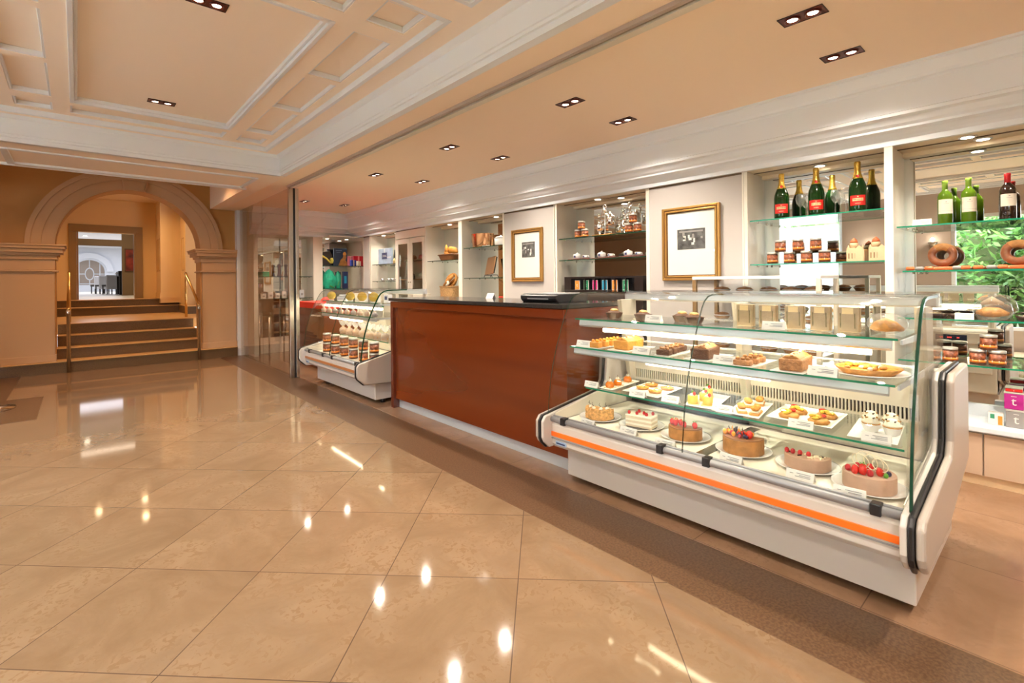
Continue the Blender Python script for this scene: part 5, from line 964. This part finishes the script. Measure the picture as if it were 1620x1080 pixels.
t = thing('tea_box', 'white tea carton with green and orange panels on the worktop', 'box', (4.30, .305, .3725)); MB().box(0, .06, -.035, .035, 0, .075).build('carton', K['plate'], t, .002); MB().box(-.001, 0, .005, .025, .04, .068).build('green_panel', K['teagreen'], t); MB().box(-.001, 0, -.03, -.01, .005, .06).build('orange_panel', K['teaor'], t)
# ------------------------------------------------------------------ coffee niche
def _siphon():
    t = thing('balance_coffee_maker', '', 'coffee maker'); MB().box(-.07, .07, -.13, .13, 0, .018).build('wooden_base', K['crust'], t, .004)
    MB().lathe([(.022, .018), (.014, .024), (.009, .05), (.008, .24), (.014, .25), (.008, .26), (.016, .285), (.008, .30)], (0, 0, 0), 14).build('column', K['silver'], t)
    MB().tube([(0, .022*math.cos(a*.52), .325+.022*math.sin(a*.52)) for a in range(12)], .006, 8, closed=True).build('ring_handle', K['silver'], t)
    MB().tube([(0, -.10, .225), (0, 0, .245), (0, .10, .215)], .007, 8).build('beam', K['silver'], t)
    MB().lathe([(.035, .12), (.045, .125), (.045, .215), (.030, .225), (.010, .235), (.008, .26), (0, .265)], (0, -.075, 0), 18).build('boiler', K['silver'], t)
    MB().lathe([(0, .06), (.032, .068), (.046, .10), (.036, .14), (.020, .155), (.022, .17), (.030, .172)], (0, .07, 0), 18).build('glass_vessel', K['silver'], t); MB().lathe([(.018, .018), (.010, .03), (.018, .06)], (0, .07, 0), 12).build('vessel_foot', K['silver'], t)
    MB().lathe([(.02, .21), (.012, .23), (.004, .25), (0, .265)], (0, .08, 0), 12).build('finial', K['silver'], t); MB().tube([(0, .07, .17), (0, .03, .29), (0, -.07, .26)], .004, 6).build('siphon_pipe', K['silver'], t)
    MB().tube([(.0, .07+.05*math.cos(a), .10+.05*math.sin(a)) for a in (-1.2, -.6, 0, .6, 1.2)], .004, 6).build('tap_handle', K['silver'], t); return t
SI = Proto(_siphon); SI((4.375, 3.385, 1.7925), 'ornate silver balance coffee maker, left one'); SI((4.45, 3.105, 1.7925), 'ornate silver balance coffee maker, right one')
def _cups():
    t = thing('cup_set', '', 'cup'); MB().box(-.06, .06, -.16, .16, 0, .010).build('red_tray', K['teak'], t, .003)
    MB().lathe([(0, .011), (.038, .011), (.046, .03), (.046, .062), (.03, .070), (.012, .074), (.010, .084), (0, .086)], (-.01, .055, 0), 20).build('sugar_pot', K['plate'], t)
    MB().box(-.0590, -.0560, .040, .066, .026, .050).build('navy_mark', K['navy'], t)
    MB().lathe([(0, .011), (.030, .012), (.060, .022), (.062, .024), (.035, .016), (0, .015)], (-.0, -.06, 0), 22).build('saucer', K['plate'], t); MB().lathe([(0, .018), (.022, .018), (.036, .05), (.033, .05), (.02, .022), (0, .022)], (-.0, -.06, 0), 20).build('cup', K['plate'], t)
    MB().box(-.038, -.034, -.070, -.052, .026, .044).build('navy_mark', K['navy'], t); MB().tube([(0, -.095, .045), (0, -.112, .038), (0, -.105, .026), (0, -.092, .026)], .004, 6).build('cup_handle', K['plate'], t); return t
CS = Proto(_cups)
for y, l in ((3.715, 'white cup and pot on a red tray, leftmost of three trays'), (3.36, 'white cup and pot on a red tray, middle of three trays'), (3.01, 'white cup and pot on a red tray, rightmost of three trays')): CS((4.36, y, 1.5445), l)
t = thing('tea_chest', 'black open tea chest holding six colourful cards', 'chest', (4.215, 2.80, .3725)); Lc = 1.05
MB().box(0.11, .30, 0, Lc, 0, .975).build('back', K['espresso'], t, .003); MB().box(0, .11, 0, Lc, 0, .83).build('body', K['espresso'], t, .003); MB().box(0, .11, 0, .10, .83, .975).box(0, .11, Lc-.10, Lc, .83, .975).box(0, .11, .10, Lc-.10, .955, .975).build('front_frame', K['espresso'], t)
for k in range(5): MB().box(0.0, .11, .205+.135*k, .215+.135*k, .83, .955).build('partition', K['espresso'], t)
for k, (y, m) in enumerate(zip((3.675, 3.545, 3.42, 3.29, 3.16, 3.025), ('teaor', 'teagreen', 'teapk', 'teabl', 'teaor', 'teagreen'))):
    t = thing('tea_packet', '%s tea packet, %s of six in the black chest' % ({'teaor': 'orange', 'teagreen': 'green', 'teapk': 'pink', 'teabl': 'blue'}[m], ORD[k]), 'packet', (4.235, y, 1.2035)); MB().box(0, .010, -.034, .034, 0, .105).build('box', K['paper'], t, .001); MB().box(-.001, -.0001, -.031, .031, .004, .101).build('colour_panel', K[m], t)
    text('t', .055, 'paper', t, (-.0018, 0, .05), (R(90), 0, R(-90)))
# pot niche -----------------------------------------------------------
t = thing('copper_pot', 'large hammered copper pot with dark handles', 'pot', (4.375, 5.575, 1.7955)); MB().lathe([(0, 0), (.125, 0), (.135, .006), (.150, .185), (.156, .190), (.150, .194), (.145, .185), (.128, .01), (0, .01)], seg=36, sx=.95, sy=1.25).build('body', K['copper'], t)
for s in (-1, 1): MB().tube([(-.03, s*.178, .16), (-.03, s*.205, .155), (-.03, s*.205, .085), (-.03, s*.175, .08)], .009, 8).build('handle', K['wickd'], t)
t = thing('white_lidded_pot', 'white lidded pot with a dark rim beside the copper pot', 'pot', (4.37, 5.16, 1.7955)); MB().lathe([(0, 0), (.075, 0), (.088, .02), (.09, .10)], seg=28).build('body', K['plate'], t); MB().lathe([(.092, .10), (.092, .108), (.0, .108)], seg=28).build('rim', K['rail'], t); MB().lathe([(.088, .108), (.06, .125), (.012, .130), (.012, .14), (0, .145)], seg=28).build('lid', K['plate'], t)
for s in (-1, 1): MB().tube([(0, s*.088, .08), (0, s*.108, .078), (0, s*.108, .055), (0, s*.088, .05)], .006, 8).build('handle', K['plate'], t)
t = thing('small_dish_stack', 'two small white dishes in front of the copper pot', 'dish', (4.265, 5.36, 1.7955)); 
for k in range(2): MB().lathe([(0, 0), (.02, 0), (.032, .012), (.030, .012), (.018, .002), (0, .002)], (0, .045*(k*2-1), 0), 20).build('dish', K['plate'], t)
t = thing('copper_tray', 'upright rectangular copper tray on a black stand', 'tray', (4.36, 5.38, 1.3665)); A = Matrix.Rotation(R(14), 4, 'Y')
MB().box(-.008, .008, -.13, .13, .035, .29, 0, R(-14), A).build('tray', K['copper'], t, .004); MB().box(.012, .032, -.12, .12, .045, .28, 0, R(-14), A).build('black_backing', K['black'], t, .003)
MB().tube([(-.06, .07, .0), (-.05, .07, .03), (.05, .05, .03), (.07, .05, 0)], .006, 6).tube([(-.06, -.07, .0), (-.05, -.07, .03), (.05, -.09, .03), (.07, -.09, 0)], .006, 6).build('stand', K['black'], t)
tag(MB().box(0, .004, -.06, .06, 0, .08).box(-.001, .04, -.02, .02, 0, .004).build('name_card', K['paper'], None, 0, (4.30, 4.99, .9)), 'x', 'card') if False else None
# bread niche ---------------------------------------------------------
def basket(nm, label, loc, w, l, h, m, fl=1.2, loaves=()):
    t = thing(nm, label, 'basket', loc); q = MB(); n = 40; rows = []
    for k in range(9):
        s = 1+(fl-1)*k/8; wv = .004
        def sq(a, k=k, s=s):
            c_, s_ = math.cos(a), math.sin(a); mm = max(abs(c_), abs(s_)); p = .55
            return ((c_/mm*p+c_*(1-p))*w/2*s, (s_/mm*p+s_*(1-p))*l/2*s)
        rows.append([(sq(j/n*6.283)[0]*(1+.02*((j+k) % 2)), sq(j/n*6.283)[1]*(1+.02*((j+k) % 2)), h*k/8) for j in range(n)])
    q.sheet(rows, closed=True); q.prism([(p[0]*.97, p[1]*.97) for p in rows[0]], 'z', 0, .006); q.build('woven_body', K[m], t)
    MB().tube([(p[0], p[1], h) for p in rows[-1]], .009, 8, closed=True).build('rim', K[m], t)
    for (a, r_, mm, nm2) in loaves: MB().tube(a, r_, 12).build(nm2, K[mm], t)
    return t
basket('bread_basket', 'dark oval basket holding bread rolls', (4.375, 6.37, 1.6425), .20, .36, .085, 'wickd', 1.25, [([(0, -.16, .12), (0, -.10, .15), (0, 0, .165), (0, .05, .13)], [.02, .05, .055, .03], 'sponge', 'bread_loaf'), ([(-.02, .04, .09), (-.02, .10, .12), (0, .15, .13)], [.03, .04, .03], 'sponge', 'bread_loaf'), ([(-.02, .10, .13), (-.03, .08, .19), (-.02, .10, .245)], [.03, .03, .008], 'sponge', 'bread_twist')])
basket('square_wicker_basket', 'pale square wicker basket with pretzel breads', (4.375, 6.375, 1.0455), .22, .36, .19, 'wicker', 1.06, [([(0, .14*math.cos(a/16*6.28)-.0, .28+.09*math.sin(a/16*6.28)+.04*math.cos(a/16*6.28)*-1) for a in range(17)], [.022]*17, 'crust', 'pretzel'), ([(-.05, .12, .20), (-.05, .0, .29), (-.05, -.13, .36)], [.025, .035, .025], 'crust', 'bread_stick'), ([(-.08, .02, .20), (-.08, -.04, .24), (-.08, -.02, .27)], [.02, .022, .02], 'cream', 'bread_twist'), ([(.03, .13, .2), (.03, 0, .26), (.03, -.12, .33)], [.02, .03, .02], 'sponge', 'bread_stick')])
# gift niche ----------------------------------------------------------
t = thing('blue_gift_box', 'pale blue satin box lid with a navy square, leaning', 'box', (4.37, 8.54, 1.6505)); A = Matrix.Rotation(R(-12), 4, 'Y')
MB().box(-.02, .02, -.26, .26, 0.004, .30, 0, 0, None).build('box', K['ice'], t, .006); MB().box(-.022, -.0205, -.10, .10, .10, .22).build('navy_square', K['navy'], t); MB().box(-.0235, -.0222, -.07, .07, .165, .172).box(-.0235, -.0222, -.085, .085, .145, .150).build('silver_lettering', K['plate'], t)
MB().box(-.0212, -.0202, -.018, .018, .22, .30).box(-.0212, -.0202, -.26, -.10, .12, .14).build('ribbon', K['alu'], t)
for k, y in enumerate((8.14, 8.05)): tag(MB().lathe([(0, 0), (.02, 0), (.028, .06), (.012, .09), (0, .11)], seg=12).build('small_wrapped_figure', K['cork'], None, 0, (4.34, y, 1.6505)), 'small cream wrapped figure right of the blue box, %s' % ['nearer it', 'farther from it'][k], 'figure')
for k, y in enumerate((8.62, 8.36, 8.22, 8.08)): 
    t = thing('espresso_cup', 'small printed white cup, %s on the low gift shelf' % ORD[k], 'cup', (4.35, y, 1.3355)); MB().lathe([(0, 0), (.018, 0), (.028, .05), (.025, .05), (.015, .004), (0, .004)], seg=16).build('cup', K['plate'], t); MB().box(-.030, -.024, -.010, .010, .015, .035).build('print', K['navy'], t)
# corner gift niche ----------------------------------------------------
t = thing('black_gift_bag', 'black gift bag with a yellow ribbon on the corner shelf', 'bag', (3.72, 9.78, 1.6555)); MB().prism([(-.09, 0), (.09, 0), (.11, .20), (.06, .30), (-.08, .27), (-.12, .22)], 'y', -.05, .05).build('bag', K['gift'], t, .01); MB().tube([(-.10, -.055, .19), (-.02, -.06, .14), (.07, -.06, .05)], .018, 8).build('ribbon', K['ribbon'], t); MB().ball((.09, -.05, .10), .045, (.8, .7, 1.2), noise=.25).build('bow', K['ribbon'], t)
t = thing('dark_blue_book', 'large dark blue book with a woman on its cover', 'book', (4.02, 9.80, 1.6555)); MB().box(-.14, .14, 0, .03, 0, .355).build('cover', K['poster'], t, .002)
mb = MB(); mb.prism([(-.05, 0), (.14, 0), (.13, .08), (.10, .12), (.12, .18), (.10, .22), (.06, .22), (.05, .17), (-.0, .12)], 'y', -.0015, -.0002); mb.build('printed_figure', K['caramel'], t); MB().ball((.085, 0, .245), .035, (1, .05, 1.2)).build('printed_head', K['sponge'], t); MB().box(-.10, .03, -.0012, 0, .305, .312).box(-.08, .0, -.0012, 0, .27, .274).build('title_line', K['ice'], t)
for (x, w, h, m, nm, l, y) in ((4.22, .11, .20, 'pink', 'pink_gift_box', 'pink gift box right of the dark blue book', 9.80), (4.40, .20, .21, 'redbx', 'red_gift_box', 'large red gift box on the corner shelf', 9.82), (4.25, .10, .12, 'bluebx', 'blue_packet', 'small bright blue packet before the pink box', 9.715), (4.37, .07, .10, 'cream', 'cream_parcel', 'tiny cream wrapped parcel before the red box', 9.72)):
    t = thing(nm, l, 'gift', (x, y, 1.6555)); MB().box(-w/2, w/2, -.03, .05, 0, h).build('box', K[m], t, .004); MB().box(-w*.08, w*.08, -.0315, -.0302, 0, h).build('ribbon', K['cork' if m != 'redbx' else 'pink'], t)
for k, x in enumerate((3.78, )):
    t = thing('turquoise_gift_bag', 'turquoise tissue gift bag with pointed top below the black bag', 'bag', (x, 9.80, 1.2005)); rnd = random.Random(4); n = 14; rows = []
    for z, s in ((0, .75), (.08, 1.0), (.18, 1.05), (.27, .8), (.34, .45), (.385, .1)): rows.append([(.13*s*(1+rnd.uniform(-.12, .12))*math.cos(j/n*6.283), .08*s*(1+rnd.uniform(-.2, .2))*math.sin(j/n*6.283), z) for j in range(n)])
    MB().sheet(rows, smooth=False, closed=True).build('tissue', K['teal'], t); MB().tube([(-.02, -.09, .06), (.03, -.10, .03), (.06, -.09, .012)], .01, 6).build('ribbon', K['leafy'], t)
    tag(MB().box(-.05, .05, -.03, .03, 0, .34).box(-.03, .02, -.032, -.03, .1, .25, 1).build('dark_gift_tube', [K['navy'], K['teabl']], None, .003, (4.11, 9.8, 1.2005)), 'tall dark gift box with blue lettering, low on the corner shelves', 'box')
    t = thing('turquoise_gift_sleeve', 'slim turquoise tissue parcel right of the turquoise bag', 'bag', (4.02-.04, 9.84, 1.2005)); MB().lathe([(0, 0), (.04, .0), (.06, .1), (.055, .25), (.02, .34), (0, .36)], seg=10, wob=.1).build('tissue', K['teal'], t); MB().tube([(-.03, -.05, .05), (0, -.06, .15)], .006, 6).build('ribbon', K['leafy'], t)
# far wall shelf seen through the glass
def _mill():
    t = thing('pepper_mill', '', 'mill'); MB().lathe([(0, 0), (.035, 0), (.037, .02), (.026, .05), (.022, .09), (.026, .12)], seg=16).build('body', K['wickd'], t); MB().lathe([(.026, .122), (.022, .15), (.026, .18), (.034, .20), (.030, .225), (0, .235)], seg=16).build('head', K['wickd'], t); return t
PM = Proto(_mill); PM((2.84, 9.80, 1.4405), 'dark wooden pepper mill, left one'); PM((2.96, 9.80, 1.4405), 'dark wooden pepper mill, right one')
tag(MB().box(-.06, .06, -.05, .05, 0, .09).box(-.06, .06, -.05, .05, .09, .10, 1).build('teal_box', [K['teal'], K['paper']], None, .003, (2.60, 9.80, 1.4405)), 'small turquoise box left of the pepper mills', 'box')
for k, (x, h, m) in enumerate(((2.56, .09, 'paper'), (2.68, .12, 'plate'), (2.80, .10, 'paper'), (2.92, .13, 'plate'), (3.06, .12, 'paper'), (3.24, .15, 'alu'))):
    tag(MB().box(-.04, .04, -.04, .04, 0, h).box(-.02, .02, -.0415, -.04, h*.3, h*.6, 1).build('white_box', [K[m], K['ink']], None, .003, (x, 9.80, 1.0355)), 'small pale box, %s on the shelf below the pepper mills' % ORD[k], 'box')
# console table with red cloth beyond the sweets counter
t = thing('display_table', 'mahogany display table with a red cloth behind the metal post', 'table', (2.75, 7.35, 0)); MB().box(0, .60, 0, 1.5, .0, .98).build('body', K['mahog'], t, .004); MB().box(-.02, .62, -.02, 1.52, .98, 1.0).build('top', K['mahogd'], t, .003); MB().box(-.03, .63, -.03, 1.1, 1.001, 1.012).box(-.035, -.028, -.03, 1.1, .92, 1.012).box(-.03, .63, -.035, -.03, .92, 1.012).build('red_cloth', K['redcloth'], t, .004)
MB().box(-.004, 0, .2, 1.3, .3, .8).build('inlaid_panel', K['mahogd'], t)
for k, (x, y, r_) in enumerate(((2.95, 7.7, .09), (3.1, 8.15, .08))): tag(MB().lathe([(0, 0), (r_, .0), (r_*1.05, .03), (r_*.6, .06), (0, .07)], seg=20).build('red_dish', K['redcloth'], None, 0, (x, y, 1.0125)), ['shallow red dish on the red cloth, nearer the post', 'shallow red dish on the red cloth, farther from the post'][k], 'dish')
t = thing('tiered_glass_stand', 'low glass table with glassware seen through the smoked partition', 'table', (2.42, 8.55, 0))
for z in (.42, .74): MB().box(.0, .45, .42 if z < .5 else .42, 1.05, z, z+.012).build('glass_tier', K['shelfg'], t)
for a in (.02, .43):
    for b in (.44, 1.03): MB().lathe([(.012, 0), (.012, .74)], (a, b, 0), 10).build('leg', K['steel'], t)
for k, (x, y, z) in enumerate(((2.5, 9.1, .432), (2.62, 9.25, .432), (2.74, 9.1, .432), (2.52, 9.4, .432), (2.7, 9.45, .432), (2.55, 9.1, .752), (2.70, 9.35, .752))): GL((x, y, z+.0005), 'stemmed glass on the %s tier behind the partition, %s' % ('lower' if z < .5 else 'upper', ['front left', 'centre', 'front right', 'back left', 'back right', 'nearer', 'farther'][k]), scale=.9)
# ------------------------------------------------------------------ framed photographs
def frame(y0, y1, z0, z1, ph, label):
    t = thing('framed_photograph', label, 'picture', (4.196, y0, z0)); w, h = y1-y0, z1-z0
    def rim(a, b, x0, x1): return MB().box(x0, x1, a, b, a, h-a).box(x0, x1, w-b, w-a, a, h-a).box(x0, x1, b, w-b, a, b).box(x0, x1, b, w-b, h-b, h-a)
    rim(0, .022, -.030, 0).build('outer_moulding', K['gold'], t, .004); rim(.022, .028, -.020, 0).build('groove', K['goldd'], t); rim(.028, .045, -.026, 0).build('inner_moulding', K['gold'], t, .004); rim(.045, .052, -.012, 0).build('slip', K['goldd'], t)
    MB().box(-.008, -.004, .05, w-.05, .05, h-.05).build('mount', K['paper'], t)
    a, b, c_, d = ph; p = MB().box(-.0095, -.0082, a, b, c_, d).build('photograph', K['photo'], t)
    rnd = random.Random(int(y0*100))
    for q in range(9): 
        yy, zz = rnd.uniform(a+.02, b-.03), rnd.uniform(c_+.02, d-.06); MB().box(-.0102, -.0096, yy, yy+rnd.uniform(.012, .03), zz, zz+rnd.uniform(.01, .05)).build('pale_print', K['greytin' if q % 2 else 'paper'], p)
    MB().box(-.0102, -.0096, a+.02, b-.02, d-.03, d-.015).build('pale_print', K['greytin'], p)
    MB().box(-.016, -.0145, .05, w-.05, .05, h-.05).build('glazing', K['glass'], t); return t
frame(1.995, 2.555, 1.295, 1.972, (.14, .41, .285, .47), 'wide black and white photograph in a gilded frame, nearer the champagne')
frame(4.168, 4.722, 1.300, 1.955, (.14, .37, .30, .49), 'small black and white photograph in a gilded frame, left of the coffee niche')
# ------------------------------------------------------------------ refrigerated cabinet behind the cake case
t = thing('upright_pastry_cabinet', 'glass pastry cabinet with pale frame behind the cake case', 'cabinet', (3.74, 1.10, 0)); Wc, Dc = .92, .40
for a, b in ((0, 0), (0, Wc-.03), (Dc-.03, 0), (Dc-.03, Wc-.03)): MB().box(a, a+.03, b, b+.03, 0.0, 1.30).build('corner_post', K['brown' if b else 'creamalu'], t, .002)
MB().box(0, Dc, .0, Wc, 1.301, 1.325).build('top', K['plate'], t, .003); MB().box(.004, Dc-.004, .031, Wc-.031, .0, .55).build('base', K['alu'], t)
for z in (.75, .98, 1.185): MB().box(.01, Dc-.01, .031, Wc-.031, z, z+.006).build('wire_shelf', K['plate'], t)
MB().box(.003, .007, .031, Wc/2, .56, 1.298).build('glass_door', K['glass'], t); MB().box(.003, .007, Wc/2+.002, Wc-.031, .56, 1.298).build('glass_door', K['glass'], t)
PI = Proto(lambda: (lambda t: (MB().lathe([(0, 0), (.045, 0), (.062, .028), (.045, .045), (0, .055)], seg=18, wob=.04).build('pie', K['brownie'], t), MB().lathe([(.064, .026), (.064, .032), (.058, .032)], seg=18).build('paper_rim', K['curtain'], t), t)[-1])(thing('covered_pie', '', 'pie')))
for z, zn in ((1.1915, 'top'), (.9865, 'middle'), (.7565, 'lowest')):
    for k, y in enumerate((1.86, 1.68, 1.50, 1.34, 1.20)): PI((3.92, y, z), 'small domed pie, %s on the %s cabinet shelf' % (ORD[k], zn), group='domed pies in the pastry cabinet')
# chrome pedestal base and chair ring at the left edge of the lobby
t = thing('pedestal_stool', 'round chrome pedestal stool base at the left frame edge', 'stool', (-.80, 7.55, 0)); MB().lathe([(0, .006), (.29, .004), (.30, 0), (.30, .012), (.10, .03), (.035, .05), (.03, .42), (0, .42)], seg=40).build('pedestal', K['chrome'], t); MB().lathe([(0, .42), (.17, .42), (.18, .44), (.18, .47), (.16, .49), (0, .492)], seg=40).build('seat', K['choc'], t)
t = thing('wire_chair', 'chair with a thin bent dark leg at the left frame edge', 'chair', (-1.12, 9.4, 0)); MB().tube([(.25, -.05, .03), (.27, 0, .012), (.28, .05, .1), (.26, .02, .30), (.20, 0, .43)], .010, 8).tube([(-.2, -.2, .0), (-.2, -.2, .43)], .010, 8).tube([(-.2, .2, 0), (-.2, .2, .43)], .010, 8).tube([(.25, -.05, .03), (.1, -.2, .012), (-.2, -.2, .012)], .010, 8).build('legs', K['black'], t)
MB().box(-.23, .22, -.22, .22, .43, .47).build('seat', K['choc'], t, .02); MB().box(-.25, -.21, -.2, .2, .52, .88).build('backrest', K['choc'], t, .02); MB().tube([(-.2, -.2, .43), (-.23, -.2, .7)], .01, 6).tube([(-.2, .2, .43), (-.23, .2, .7)], .01, 6).build('back_frame', K['black'], t)
